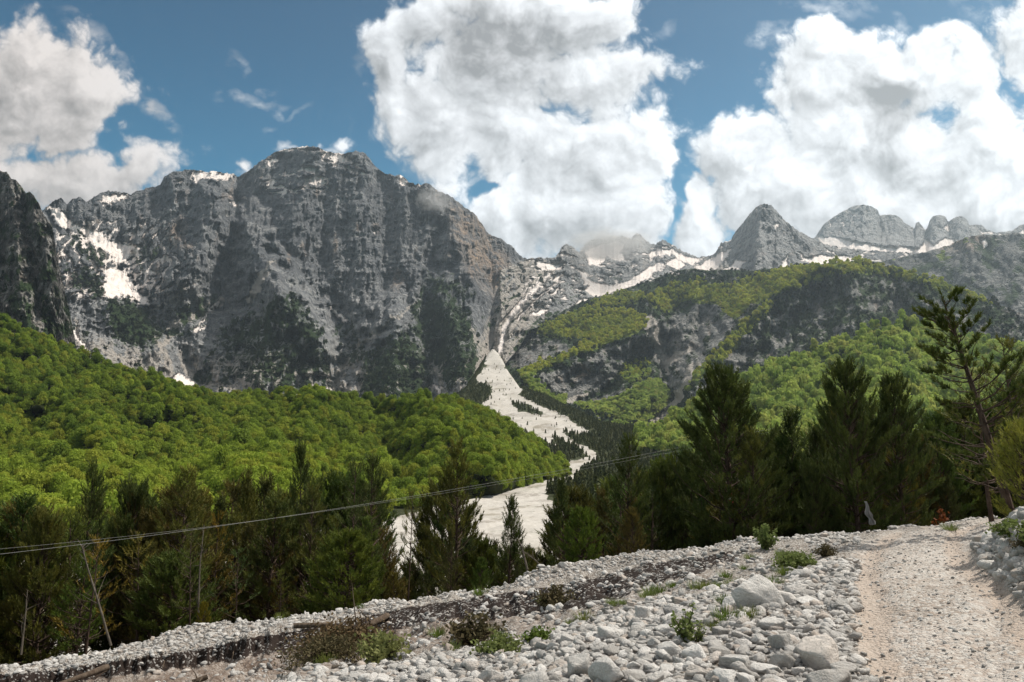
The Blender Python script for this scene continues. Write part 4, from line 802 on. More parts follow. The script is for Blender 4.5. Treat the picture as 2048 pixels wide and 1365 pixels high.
    rd = T.mix(T.mr(n1, .35, .65), (.25, .215, .185, 1), (.385, .345, .31, 1)); rd = T.mix(T.mr(n2, .42, .72, 0, .65), rd, (.28, .21, .165, 1)); rd = T.mix(T.mr(c2[0], .6, 1., 0, .6), rd, (.52, .48, .44, 1)); rd = T.mix(T.mr(n3, .55, .7, 0, .5), rd, (.33, .28, .24, 1))
    rd = T.mix(T.math('MULTIPLY', T.mr(T.math('ADD', g2, T.math('MULTIPLY', T.math('SUBTRACT', n2, .5), .8)), .3, .8), .75), T.mix(T.mr(c1[2], .45, .9, 0, .75), rd, (.46, .44, .41, 1)), (.36, .295, .245, 1))
    fine = T.mix(T.mr(n2, .35, .65), (.15, .12, .098, 1), (.27, .235, .205, 1)); fine = T.mix(T.mr(c1[0], .6, .85, 0, .8), fine, (.46, .43, .40, 1))
    c = T.mix(b2, peb, fine); c = T.mix(al, c, T.mix(T.mr(n2, .35, .65), (.085, .058, .043, 1), (.17, .128, .102, 1)))  # bank soil brown, darkened in place of a cloud shadow on this side
    c = T.mix(r, c, rd); c = T.mix(al2, c, T.mix(T.mr(n2, .4, .6), (.30, .25, .21, 1), (.48, .44, .40, 1)))
    c = T.mix(T.mr(T.math('ADD', b, T.math('MULTIPLY', T.math('SUBTRACT', n3, .5), .9)), .38, .6), c, T.mix(T.mr(c1[0], .80, .94), (.022, .015, .012, 1), (.26, .245, .23, 1)))
    lit = T.mix(T.mr(n2, .35, .65), (.075, .058, .035, 1), (.13, .10, .06, 1)); c = T.mix(T.mr(T.math('ADD', r2, T.math('MULTIPLY', T.math('SUBTRACT', n2, .5), .6)), .35, .65), c, lit)
    h = T.math('ADD', T.math('MULTIPLY', T.math('SUBTRACT', .6, d1), .5), T.math('MULTIPLY', n2, .8)); h = T.math('ADD', h, T.math('MULTIPLY', T.math('SUBTRACT', .6, d2), .25)); h = T.math('ADD', h, T.math('MULTIPLY', n3, .2))
    finish(T, c, .92, h, .035, 1.0, .15)
    tag(link('ground', grid_mesh('ground', P, {'mask': A, 'mask2': B}, m)), kind='structure')
near_ground()

# ------------------------------------------------------------------ stones
def rock_mesh(name, seed, sub, rnd=9.0, k=13, flat=.72, rough=.05):
    rs = np.random.RandomState(seed)
    import bmesh
    bm = bmesh.new(); bmesh.ops.create_icosphere(bm, subdivisions=sub, radius=1)
    d = np.array([v.co[:] for v in bm.verts]); d = unit(d); f = np.array([[v.index for v in q.verts] for q in bm.faces]); bm.free()
    N = unit(rs.normal(size=(k, 3))); of = rs.uniform(.62, 1.0, k); N = np.concatenate([N, -N[:3]]); of = np.concatenate([of, of[:3] * rs.uniform(.8, 1.1, 3)])
    q = np.maximum(d @ N.T, 0) / of; r = 1 / (np.sum(q ** rnd, 1) ** (1 / rnd) + 1e-3); r = np.minimum(r, 1.35)
    p = d * r[:, None]; nz = fbm(p[:, 0] * 1.7 + seed, p[:, 1] * 1.7 + p[:, 2] * 1.3, 4, seed); nz2 = fbm(p[:, 2] * 5 + seed, p[:, 0] * 5 - p[:, 1] * 3, 3, seed + 3)
    p = p * (1 + rough * 1.6 * nz + rough * .5 * nz2)[:, None] * np.array([1.0, rs.uniform(.68, .95), flat * rs.uniform(.8, 1.15)])
    return raw_mesh(name, p, f, None, STONE, True)
def stone_mat():
    m, T = mat('limestone_cobble'); h = T.new('ShaderNodeObjectInfo').outputs['Random']; O = T.new('ShaderNodeTexCoord').outputs['Object']
    h2 = T.math('FRACT', T.math('MULTIPLY', h, 17.31)); h3 = T.math('FRACT', T.math('MULTIPLY', h, 57.7))
    off = T.new('ShaderNodeCombineXYZ'); T.l.new(T.math('MULTIPLY', h, 40), off.inputs[0]); P = T.vm('ADD', O, off.outputs[0])
    n = T.noise(P, 1.3, 6, .65, .5); n2 = T.noise(P, 6, 6, .7)
    c = T.mix(h2, (.36, .345, .325, 1), (.70, .675, .645, 1)); c = T.mix(T.mr(h3, .82, .97, 0, .55), c, (.20, .205, .21, 1)); c = T.mix(T.mr(h, .80, .97, 0, .5), c, (.48, .37, .29, 1))
    c = T.mix(T.mr(n, .35, .65, 0, .5), c, T.mix(.5, c, (.27, .235, .20, 1))); c = T.mix(T.mr(n2, .54, .72, 0, .5), c, (.22, .195, .17, 1))
    finish(T, c, .85, T.math('ADD', n, T.math('MULTIPLY', n2, .4)), .12, .7, .2); return m
STONE = stone_mat()
BIGR = [rock_mesh('boulder_%d' % k, 50 + k, 4, rs_, 12, .75, .05) for k, rs_ in enumerate([14, 26, 44, 18, 34, 16, 50, 14])]
PEB = [rock_mesh('pebble_%d' % k, 80 + k, 2, [14, 26, 40, 20][k % 4], 7 + k % 4, .64, .04) for k in range(8)]
def scatter_stones(name, label, n, polyuv, Drange, s0, s1, seed, urange, power=2.2, sinkf=.25, aniso=.0, keepf=None):
    rs = np.random.RandomState(seed)
    D = np.sqrt(rs.uniform(Drange[0] ** 2, Drange[1] ** 2, n * 3)); u = rs.uniform(*urange, n * 3)
    z = znear(u, D); P = pos(u, D, z); _, v = proj(P)
    k = (polyuv(u, v, D) > rs.rand(len(u))); P = P[k][:n]; u = u[k][:n]; v = v[k][:n]; m = len(P)
    s = s0 * (s1 / s0) ** (rs.rand(m) ** power); sc3 = np.stack([s * rs.uniform(.8, 1.2, m), s * rs.uniform(.8, 1.2, m), s * rs.uniform(.65, 1.05, m)], -1)
    P[:, 2] += s * (.45 - sinkf)
    scatter(name, P, np.stack([rs.normal(size=m) * .35, rs.normal(size=m) * .35, rs.rand(m) * 6.28], -1), sc3, rs.randint(0, len(PEB), m), PEB, label)
    print(name, m)
cobm = lambda u, v, D: poly(u + 46 * fbm(u / 50, v / 30, 4, 61) - 14, v + 14 * fbm(u / 60, v / 30, 4, 62), COBP, 12)
roadm = lambda u, v, D: poly(u, v, ROADP, 10)
scatter_stones('cobbles', 'loose pale cobbles filling the verge beside the gravel road', 13000, cobm, (4.6, 13.5), .022, .085, 301, (100, 1780), 1.5)
scatter_stones('pebbles', 'small pale pebbles between the cobbles on the verge', 24000, cobm, (4.6, 13.5), .010, .034, 302, (100, 1780), 1.2)
EDD = lambda u: IP(u, [(-200, 17.0), (600, 16.8), (1000, 17.1), (1100, 17.3), (1200, 17.6), (1300, 18.2), (1400, 18.8), (1500, 19.2)])
def slopem(u, v, D):
    return (1 - poly(u, v, COBP, 6)) * (1 - poly(u, v, ROADP, 6)) * (u > -200) * (u < 1760) * (D < IP(u, [(-200, 18.4), (400, 18.9), (1000, 18.8), (1300, 20.5), (1600, 22.6), (1760, 24)])) * (.10 + .9 * ss(-.10, .22, fbm(u / 45, v / 18, 4, 333))) * (1 - .9 * (u < 1450) * ss(-1.3, -.8, D - EDD(u)) * ss(.25, .0, D - EDD(u))) 
scatter_stones('scree', 'loose grey gravel and stones on the eroded bank', 11000, slopem, (8, 23.5), .018, .09, 303, (-150, 1760), 2.6)
scatter_stones('edge_stones', 'pale stones lying in the rooty soil along the top of the cut', 8500, lambda u, v, D: ss(-.05, .25, D - EDD(u)) * (D < IP(u, [(-200, 18.9), (400, 19.4), (1000, 19.2), (1300, 20.8), (1600, 22.6)])), (15.5, 22.5), .014, .075, 304, (-150, 1560), 2.0)
scatter_stones('road_gravel', 'trodden pinkish gravel on the mountain road', 11000, roadm, (4.4, 27), .005, .028, 305, (1660, 2600), 3.2, .38)
scatter_stones('bank_gravel', 'loose stones on the bank at the right of the road', 5000, lambda u, v, D: poly(u, v, [(1948, 1092), (1990, 1045), (2060, 1000), (2600, 900), (2600, 1250), (2048, 1195), (1985, 1155)], 6), (5, 16), .02, .11, 306, (1930, 2600), 2.0)
scatter_stones('road_edge_stones', 'small pale stones heaped along the far edge of the road', 2600, lambda u, v, D: (np.abs(D - IP(u, [(1500, 21.8), (1600, 22.4), (1700, 23.2), (1800, 25.2), (1900, 27.6), (1960, 28.6)])) < .7) * 1.0, (20, 29.5), .03, .11, 307, (1480, 2000), 1.6, .2)

# single stones
BL = ['large pale angular boulder sitting alone at the top of the cobble verge', ]
HERO = [(1521,1218,86,0,.80,'largest pale boulder of the verge, rounded top, beside a green tuft'), (1285,1240,34,1,1.1,'grey boulder leaning on a paler stone in the middle of the gravel slope'),
        (1262,1246,22,5,1.0,'small stone propped against the grey boulder on the slope'), (1640,1328,84,2,.72,'broad pale block with a flat face near the road edge'), (1212,1365,66,3,1.0,'rounded pinkish grey boulder at the bottom of the verge'),
        (1158,1352,50,4,.95,'blue grey boulder split by a crack beside the rounded one'), (1395,1322,52,0,.62,'long smooth pale stone lying on its side'), (1440,1318,44,6,.85,'angular block with a tawny patch behind the long stone'),
        (1475,1338,60,1,.6,'wide flat white slab in front of the tawny block'), (1192,1310,20,2,1.0,'small dark charcoal stone among the white cobbles'), (1300,1270,26,3,.7,'grey stone half buried below the leaning boulder'), (1338,1268,42,7,.6,'low wide pale stone on the middle of the verge'),
        (1600,1190,42,5,.75,'pale stone at the upper end of the verge beside the big boulder'), (1618,1212,52,6,.42,'flat slab tilted towards the road'), (1570,1208,50,7,.62,'cream block just in front of the biggest boulder'),
        (1466,1218,44,3,.72,'whitish boulder left of the biggest one with grass growing beside it'), (1540,1262,46,4,.7,'bluish stone with a sharp ridge in the heap'), (1565,1300,50,1,.8,'tan stained triangular stone'), (1565,1338,40,2,.95,'greenish grey pointed stone by the tan one'),
        (1612,1322,26,5,.9,'small egg shaped stone between two blocks'), (1030,1345,38,0,.8,'pale round stone at the lower left of the cobbles'), (1270,1362,44,6,.8,'split white stone at the picture foot'), (1600,1158,34,7,.8,'long stone propped under the yellow green shrub'),
        (1385,1120,13,1,.8,'lone white stone on the dark soil slope'), (1430,1300,34,2,.6,'thin grey slab wedged between cobbles'), (1690,1345,48,3,.5,'flat pale slab at the road edge'), (2030,1118,20,4,.6,'bluish stone lying on the right-hand bank'), (2044,1108,18,5,.9,'rounded stone in the bushes of the right-hand bank'),
        (2020,1160,20,6,.8,'white block at the foot of the right-hand bank'), (1622,1073,22,0,.7,'grey boulder at the edge of the pines'), (1648,1075,16,1,.6,'low bluish boulder beside the grey one at the pines'), (1785,1060,14,2,.7,'pale boulder on the road edge under the pines'), (1085,1140,15,3,.8,'grey boulder on top of the cut bank'), (1128,1135,16,4,.8,'dark mossy boulder on top of the cut bank'), (1110,1146,13,6,.8,'small grey boulder wedged between two on top of the bank')]
def place_rock(me, u, v, wpx, hfac, label, group, rs, tilt=.25, name='boulder', cat='boulder'):
    P, D, ok = on_ground([u], [v]); P = P[0]; s = wpx / F * D[0] * .5 * 1.08
    o = bpy.data.objects.new(name, me); COL.objects.link(o)
    o.scale = (s, s * rs.uniform(.85, 1.1), s * hfac); o.rotation_euler = (rs.normal() * tilt * .5, rs.normal() * tilt * .5, rs.rand() * 6.28)
    o.location = (P[0], P[1], P[2] + s * hfac * .45); tag(o, label, cat, group); return o
rs = np.random.RandomState(5)
taken = []
for (u, v, w_, k, hf, lab) in HERO:
    place_rock(BIGR[k], u, v, w_, hf * 1.15, lab, 'larger stones of the verge and bank', rs); taken.append((u, v, w_))
n = 0; tries = 0
while n < 255 and tries < 9000:
    tries += 1; v = rs.uniform(1195, 1400); u = rs.uniform(560, 1720)
    if poly(np.array([u]), np.array([v]), COBP, 3)[0] < .6: continue
    near = (v - 1195) / 205.0; w_ = (11 + 27 * near) * (.6 + 1.25 * rs.rand() ** 2.6) * (.7 + .5 * ss(800, 1300, u))
    if any(abs(u - a) < (w_ + b) * .40 and abs(v - c) < (w_ + b) * .26 for a, c, b in taken): continue
    taken.append((u, v, w_)); n += 1
    z = 'near the road edge' if u > 1500 else ('at the lower middle' if u > 1050 else 'at the lower left')
    place_rock(BIGR[rs.randint(8)], u, v, w_, rs.uniform(.6, .95) * 1.1, 'pale limestone cobble lying in the loose heap ' + {'near the road edge': 'along the gravel road', 'at the lower middle': 'below the leaning grey boulder', 'at the lower left': 'at the foot of the cut bank'}[z], 'cobbles of the verge ' + z, rs, name='cobble', cat='cobble')
print('rocks', n)
# ------------------------------------------------------------------ pines
def tubes(paths, radii, seg=6):
    """tapered tubes along polylines -> (verts, quads)"""
    V, Fc = [], []; n0 = 0
    for pth, rr in zip(paths, radii):
        p = np.asarray(pth, float); k = len(p); r = np.asarray(rr, float) if np.ndim(rr) else np.full(k, rr)
        t = unit(np.gradient(p, axis=0)); ref = np.array([0, 0, 1.0]) if abs(t[0][2]) < .8 else np.array([1.0, 0, 0])
        a = unit(np.cross(t, ref)); b = np.cross(t, a); th = np.arange(seg) * 2 * math.pi / seg
        ring = p[:, None] + (a[:, None] * np.cos(th)[None, :, None] + b[:, None] * np.sin(th)[None, :, None]) * r[:, None, None]
        V.append(ring.reshape(-1, 3)); i = np.arange(k * seg).reshape(k, seg) + n0; j = np.roll(i, -1, 1)
        Fc.append(np.stack([i[:-1], j[:-1], j[1:], i[1:]], -1).reshape(-1, 4)); n0 += k * seg
    return np.concatenate(V), np.concatenate(Fc)
def bark_mat(name, c1, c2):
    m, T = mat(name); O = T.new('ShaderNodeTexCoord').outputs['Object']; n = T.noise(T.map(O, (1, 1, .25)), 14, 6, .7, .6); n2 = T.noise(O, 3, 3, .6)
    finish(T, T.mix(T.mr(T.math('ADD', T.math('MULTIPLY', n, .7), T.math('MULTIPLY', n2, .3)), .35, .65), c1, c2), .9, n, .02, .9, .1); return m
BARK = bark_mat('pine_bark', (.030, .020, .015, 1), (.095, .066, .050, 1)); DEADW = bark_mat('weathered_wood', (.06, .05, .04, 1), (.15, .125, .10, 1)); ROOTW = bark_mat('root_bark', (.05, .034, .024, 1), (.13, .10, .075, 1))
def needle_mat(name):
    m, T = mat(name); oi = T.new('ShaderNodeObjectInfo'); O = T.new('ShaderNodeTexCoord').outputs['Object']; n = T.noise(O, 2.2, 4, .65); n2 = T.noise(O, .6, 3, .6)
    c = T.mix(T.mr(n, .3, .7), (.042, .062, .017, 1), (.115, .135, .034, 1)); c = T.mix(T.mr(n2, .5, .75, 0, .5), c, (.085, .078, .024, 1)); c = T.mix(1.0, c, oi.outputs['Color'], 'MULTIPLY')
    finish(T, c, .7, None, transl=.22, spec=.2); return m
NEEDLE = needle_mat('pine_needles')
def needles(S0, d, L, m, nl, nw, rs, spread=.75):
    n = len(S0); k = np.repeat(np.arange(n), m); t = np.tile(np.linspace(.08, 1, m), n) + rs.uniform(-.04, .04, n * m)
    B = S0[k] + d[k] * (L[k] * t)[:, None]; r = rs.normal(size=(n * m, 3)); r = unit(r - np.sum(r * d[k], 1, keepdims=True) * d[k]); sp_ = spread * (1.15 - .65 * t)[:, None]
    nd = unit(d[k] * (1 - sp_ * .35) + r * sp_); ln = nl * rs.uniform(.75, 1.2, n * m)[:, None]; w = unit(np.cross(nd, rs.normal(size=(n * m, 3)))) * nw * .5
    co = np.stack([B - w, B + w, B + nd * ln], 1).reshape(-1, 3); return co, np.arange(n * m * 3).reshape(-1, 3)
def make_pine(key, seed, H=6.0, base=.15, spread=.26, whorl=.27, nb=(4, 6), dens=1.0, cone=.8, up=.35, nl=.12, nw=.024, m=16, dead=.0, rad=.016, curve=.02, sl=.26, skip=0.0, lowspread=None):
    rs = np.random.RandomState(seed); zs = np.linspace(0, H, 14); ph = rs.rand() * 6
    ax = lambda h: np.stack([curve * H * np.sin(h / H * 2.2 + ph) - curve * H * math.sin(ph), curve * H * np.cos(h / H * 1.9 + ph) - curve * H * math.cos(ph), h], -1)
    paths = [ax(zs)]; radii = [rad * H * (1 - zs / H) ** .8 * .95 + .006]; radii[0][0] *= 1.25
    S0, SD, SL = [], [], []
    h = base * H
    while h < H * .985:
        t = (h - base * H) / (H * (1 - base)); prof = (1 - t) ** cone * (lowspread if lowspread else .55 + .45 * ss(0, .28, t)) + .05 * (1 - t)
        for b in range(rs.randint(nb[0], nb[1] + 1)):
            if rs.rand() < skip * (1 - t * .3): continue
            az = rs.rand() * 6.283; L = spread * H * prof * rs.uniform(.65, 1.15); L = max(L, .16); el = (-.05 + up * (.35 + t * 1.6)) + rs.normal() * .12
            hd = np.array([math.cos(az), math.sin(az), 0]); k = 7; s = np.linspace(0, 1, k)
            pts = ax(np.array([h + rs.uniform(-.05, .05)]))[0] + hd * (L * s * np.cos(el))[:, None] + np.array([0, 0, 1]) * (L * s * math.sin(el) + L * .32 * s ** 2.2)[:, None]
            pts[1:] += rs.normal(size=(k - 1, 3)) * .018 * L
            paths.append(pts); radii.append((.010 + .011 * L) * (1 - s * .8) * (1.0 if L > .5 else .7))
            isdead = rs.rand() < dead * (1 - t) * 1.3
            if isdead: continue
            ns = int(max(2, dens * L / .105)); q = rs.uniform(.36 if L > .5 else .1, 1, ns) ** .7
            base_p = np.stack([np.interp(q, s, pts[:, i]) for i in range(3)], -1); bd = unit(np.gradient(pts, axis=0)); dd = np.stack([np.interp(q, s, bd[:, i]) for i in range(3)], -1)
            side = unit(np.cross(dd, [0, 0, 1.0])) * rs.choice([-1, 1], ns)[:, None]; off = .30 * L * (1.1 - q)[:, None] * rs.uniform(.1, 1, (ns, 1))
            p0 = base_p + side * off + dd * off * .5 + np.array([0, 0, 1]) * off * .22 * rs.uniform(-.3, 1.2, (ns, 1))
            d0 = unit(dd * .6 + side * .35 * rs.rand(ns, 1) + np.array([0, 0, .75]) * rs.uniform(.5, 1.3, (ns, 1)) + rs.normal(size=(ns, 3)) * .16)
            S0.append(p0); SD.append(d0); SL.append(sl * rs.uniform(.7, 1.25, ns)); S0.append(pts[-1:]); SD.append(unit(bd[-1:] + [[0, 0, .5]])); SL.append(np.array([sl * 1.2]))
        h += whorl * rs.uniform(.7, 1.3) * (1 - .35 * t)
    S0.append(ax(np.array([H * .965, H * .93]))); SD.append(np.array([[0, 0, 1.0], [.1, 0, 1.0]])); SL.append(np.array([.38, .3]))
    S0 = np.concatenate(S0); SD = unit(np.concatenate(SD)); SL = np.concatenate(SL)
    co, f = needles(S0, SD, SL, m, nl, nw, rs); wv, wf = tubes(paths, radii, 5)
    return dict(H=H, wood=raw_mesh(key + '_trunk', wv, wf, None, BARK, True), crown=raw_mesh(key + '_crown', co, f, None, NEEDLE, False))
PK = {
 'full': [make_pine('full', 11 + k, 6, .06, .30, .22, (5, 7), 1.25, .55, .46, m=24, sl=.28, skip=.16) for k in range(3)],
 'tall': [make_pine('tall', 21 + k, 7, .22, .20, .24, (4, 6), 1.15, .7, .42, m=16, dead=.35, rad=.0115) for k in range(3)],
 'slim': [make_pine('slim', 31 + k, 6, .10, .155, .22, (4, 5), 1.2, .6, .6, m=16, dead=.2, rad=.010, sl=.3) for k in range(3)],
 'bare': [make_pine('bare', 41 + k, 7, .34, .17, .30, (3, 5), .95, .6, .4, m=15, dead=.6, rad=.0105, skip=.2) for k in range(2)],
 'bush': [make_pine('bush', 51 + k, 3, .0, .42, .15, (6, 8), 1.3, .55, .3, m=18, rad=.012, nl=.10, sl=.22) for k in range(2)],
 'thin': [make_pine('thin', 61 + k, 5, .22, .24, .30, (3, 4), .55, .75, .3, m=11, dead=.5, rad=.009, skip=.25) for k in range(2)],
 'lean': [make_pine('lean', 71, 6.4, .16, .25, .28, (4, 6), .75, .45, .22, nl=.13, nw=.024, m=34, dead=.5, rad=.021, sl=.12, skip=.32, lowspread=1.0)],
 'young': [make_pine('young', 81, 2.6, .0, .46, .13, (6, 8), 1.2, .6, .45, nl=.085, nw=.014, m=20, rad=.011, sl=.2)],
}
def plant(kind, k, u, v_top, D, label, group, wide=1.0, tint=(1, 1, 1), tilt=(0, 0), rz=None, cat='pine', base_v=None, H=None):
    pr = PK[kind][k % len(PK[kind])]; x, y, _ = pos(u, D, -2.0); 
    zg = float(ground_xy(np.array([x]), np.array([y]))[0]); P = pos(u, D, zg)
    top = zz(u, v_top, D); Ht = H if H else max(top - zg, .5)
    e = bpy.data.objects.new('pine_tree', None); COL.objects.link(e); e.empty_display_size = .3
    e.location = (P[0], P[1], zg - .05); s = Ht / pr['H']; e.scale = (s * wide, s * wide, s)
    e.rotation_euler = (R(tilt[0]), R(tilt[1]), (rz if rz is not None else random.uniform(0, 6.28)) if not any(tilt) else 0)
    tag(e, label, cat, group)
    t = link('trunk', pr['wood'], e); c = link('crown', pr['crown'], e); c.color = (*tint, 1)
    if any(tilt): t.rotation_euler = c.rotation_euler = (0, 0, rz or 0)
    return e, t, c, P, Ht
G1 = 'pines of the belt behind the cut bank'; G2 = 'pines along the far edge of the road'
DK, OL, GR, BR = (.8, .82, .7), (1.3, 1.05, .75), (1.1, 1.12, .7), (2.1, 1.15, .6)
HEROES = [('tall',0,140,938,27,'tall dark pine with feathery top, first high top from the left edge',G1,.75,DK),('full',0,240,985,29,'broad black-looking pine behind the cables, left part of the belt',G1,.8,DK),
 ('tall',1,352,940,24,'tall olive pine with visible trunk base where the bank edge rises',G1,1.1,OL),('slim',0,485,962,30,'narrow pine with split candles between two taller ones',G1,.9,OL),
 ('slim',1,600,905,28,'slender spire-like pine rising high against the beech wood',G1,.85,DK),('bare',0,692,925,22,'pine with a long bare pale trunk down to the bank',G1,.95,DK),('tall',2,745,918,23,'dense dark pine at the left side of the white riverbed gap',G1,1.0,DK),
 ('bare',1,815,985,21,'thin pine with bare trunk standing in front of the white riverbed',G1,.75,OL),('tall',0,905,890,26,'tall pointed pine at the right side of the riverbed gap',G1,.95,OL),
 ('slim',2,1015,1000,24,'small pine with dark candles silhouetted on the riverbed',G1,1.2,DK),('slim',0,1130,965,24,'short candle-topped pine at the bend of the riverbed',G1,1.2,DK),
 ('bush',0,1165,1020,20.5,'bushy round bright green young pine on top of the bank',G1,1.1,(1.15,1.3,.6)),('tall',1,1255,872,26,'tall split-topped dark pine right of the bushy one',G1,1.0,DK),
 ('full',1,1470,752,25.5,'big dark pine carrying the red and white trail mark',G2,.98,DK),('slim',1,1595,832,28,'pine with a fan of upright candles behind the road edge',G2,1.35,DK),
 ('full',2,1722,735,26,'largest black pine beside the road with broad shaggy crown',G2,.85,DK),('full',0,1812,762,27,'tall dark pine with pale trunk base at the road edge',G2,.8,DK),
 ('slim',2,1660,865,29,'lower pine between the candle-topped and the largest pine',G2,1.3,DK),('full',1,1895,835,31,'dark green pine behind the rusty dead branch',G2,.8,(.9,1.1,.8)),
 ('thin',1,1985,740,25,'sparse olive pine behind the leaning one at the right edge',G2,1.5,OL),('bare',1,2052,680,23,'open-branched pine cut by the right edge of the picture',G2,1.2,OL),
 ('thin',0,168,1085,21.5,'sickly yellow-brown pine beside the leaning pale stem',G1,1.25,BR),('thin',1,270,1075,23,'thin brownish pine left of the trunk on the bank edge',G1,1.3,(1.8,1.2,.7)),
 ('thin',0,425,1040,25,'rusty brown pine with dried upper branches',G1,.9,BR),('bush',1,405,1205,20.3,'tiny yellow-green pine on the crest of the left bank',G1,.7,(2.1,1.4,.5)),
 ('full',1,60,1040,25,'low dark pine at the left edge below the cables',G1,.9,OL),('full',2,1345,935,27,'dark pine left of the marked one',G2,.8,DK),('slim',0,1400,925,27,'slim dark pine touching the marked pine',G2,1.2,(.9,1.,.8)),
 ('full',0,550,1000,30,'medium pine behind the bank with greenish crown',G1,.8,OL),('full',1,1545,905,27,'dense pine filling the gap right of the marked one',G2,.9,DK)]
for (kd, k, u, vt, D, lab, g, wd, ti) in HEROES:
    wd *= 1.12 if g is G2 else .98
    e, t, c, P, Ht = plant(kd, k, u, vt, D, lab, g, wd, ti)
    if 'trail mark' in lab:
        # rings of paint round the trunk
        def ring(name, z0, z1, colr, par):
            th = np.arange(17) / 16 * 2 * math.pi; wv = PK[kd][k]['wood']; s = e.scale[2]
            m_, T_ = mat(name + '_paint'); n_ = T_.noise(T_.new('ShaderNodeTexCoord').outputs['Object'], 60, 4, .7); finish(T_, T_.mix(T_.mr(n_, .55, .75, 0, .6), colr, (.08, .05, .04, 1)), .7)
            pv = np.array([v.co[:] for v in wv.vertices][:14 * 5]).reshape(14, 5, 3); zc = pv[:, :, 2].mean(1); cx = np.interp([z0, z1], zc, pv[:, :, 0].mean(1)); cy = np.interp([z0, z1], zc, pv[:, :, 1].mean(1)); rr = np.interp([z0, z1], zc, np.linalg.norm(pv - pv.mean(1, keepdims=True), axis=-1).mean(1)) * 1.05 + .004
            co = np.array([[cx[i] + rr[i] * math.cos(a), cy[i] + rr[i] * math.sin(a), (z0, z1)[i]] for i in (0, 1) for a in th]); f = [(i, i + 1, i + 18, i + 17) for i in range(16)]
            return link(name, raw_mesh(name, co, f, None, m_, True), par)
        s = e.scale[2]; zm = (zz(1497, 993, D) - P[2]) / s; hw = .075 / s
        w_ = ring('trail_mark', zm - hw * .55, zm + hw * .55, (.75, .72, .70, 1), t); r1 = ring('red_band', zm + hw * .62, zm + hw * 1.9, (.32, .035, .03, 1), t); r2 = ring('red_band', zm - hw * 1.9, zm - hw * .62, (.32, .035, .03, 1), t)
e, t, c, P, Ht = plant('lean', 0, 2028, 590, 19, 'tall old pine leaning left with sparse tufted top above the road', 'pines along the far edge of the road', 1.0, (.95, .95, .7), tilt=(0, -14.5), rz=.6)
e.scale = [x * 1.05 for x in e.scale]
plant('young', 0, 2062, 850, 12.5, 'yellow-green young pine overhanging the right-hand bank', None, 1.0, (2.6, 2.1, 1.3), cat='young pine')
plant('young', 0, 2120, 950, 11.5, 'low yellow-green pine bush on the right-hand bank', None, 1.0, (2.3, 2.0, 1.2), cat='young pine')
ENV = [(-400,1000),(0,1030),(60,1060),(140,990),(190,1020),(240,1010),(300,1030),(355,1000),(420,1010),(485,1000),(545,1010),(600,970),(640,985),(690,980),(745,975),(772,1060),(800,1120),(868,1110),(890,1000),(925,1010),(955,1065),(1000,1070),(1100,1065),(1135,1040),(1190,1000),(1255,950),(1300,960),(1380,960),(1430,930),(1470,880),(1545,890),(1600,900),(1660,900),(1720,860),(1815,860),(1880,880),(1950,840),(2048,800),(2400,760)]
rs = np.random.RandomState(77); cnt = 0
for row, (D0, D1, step, drop) in enumerate([(20.5, 23.5, 36, (70, 190)), (25, 30, 30, (10, 100)), (32, 43, 29, (0, 80))]):
    for u in np.arange(-380, 2420, step):
        u += rs.uniform(-14, 14); D = rs.uniform(D0, D1)
        if u > 1300 and row == 0: D += 4.5
        if u > 1650: D += 3
        if u > 1900: D += 4
        vt = IP(u, ENV) - 40 + rs.uniform(*drop)
        if row == 0 and rs.rand() < .35: continue
        thin_ = (-60 < u < 265) or (505 < u < 655)
        if thin_ and row != 1 and rs.rand() < .6: continue
        if 765 < u < 880: vt = max(vt, 1105 + rs.uniform(0, 60))
        if 915 < u < 1110: vt = max(vt, 1062 + rs.uniform(0, 50))
        kd = ['full', 'tall', 'slim', 'full', 'tall', 'thin'][rs.randint(6)] if row else ['full', 'thin', 'bush', 'full', 'tall', 'slim'][rs.randint(6)]
        if thin_: kd = ['tall', 'bare', 'tall'][rs.randint(3)]
        ti = [DK, OL, DK, GR, OL][rs.randint(5)]; ti = tuple(x * rs.uniform(.8, 1.15) for x in ti)
        side = 'left' if u < 880 else ('mid' if u < 1380 else 'road')
        where = {'left': 'among the crowded belt left of the riverbed gap', 'mid': 'in the thicket between the riverbed and the bank', 'road': 'in the dark stand along the far road edge'}[side]
        lab = ['low dark pine in front', 'dark pine in the middle depth', 'darker pine at the back'][row] + ' ' + where
        plant(kd, rs.randint(3), u, vt, D, lab, 'pines ' + where, rs.uniform(.8, 1.2) * (1.15 if kd != 'full' else .95), ti); cnt += 1
print('fill pines', cnt)

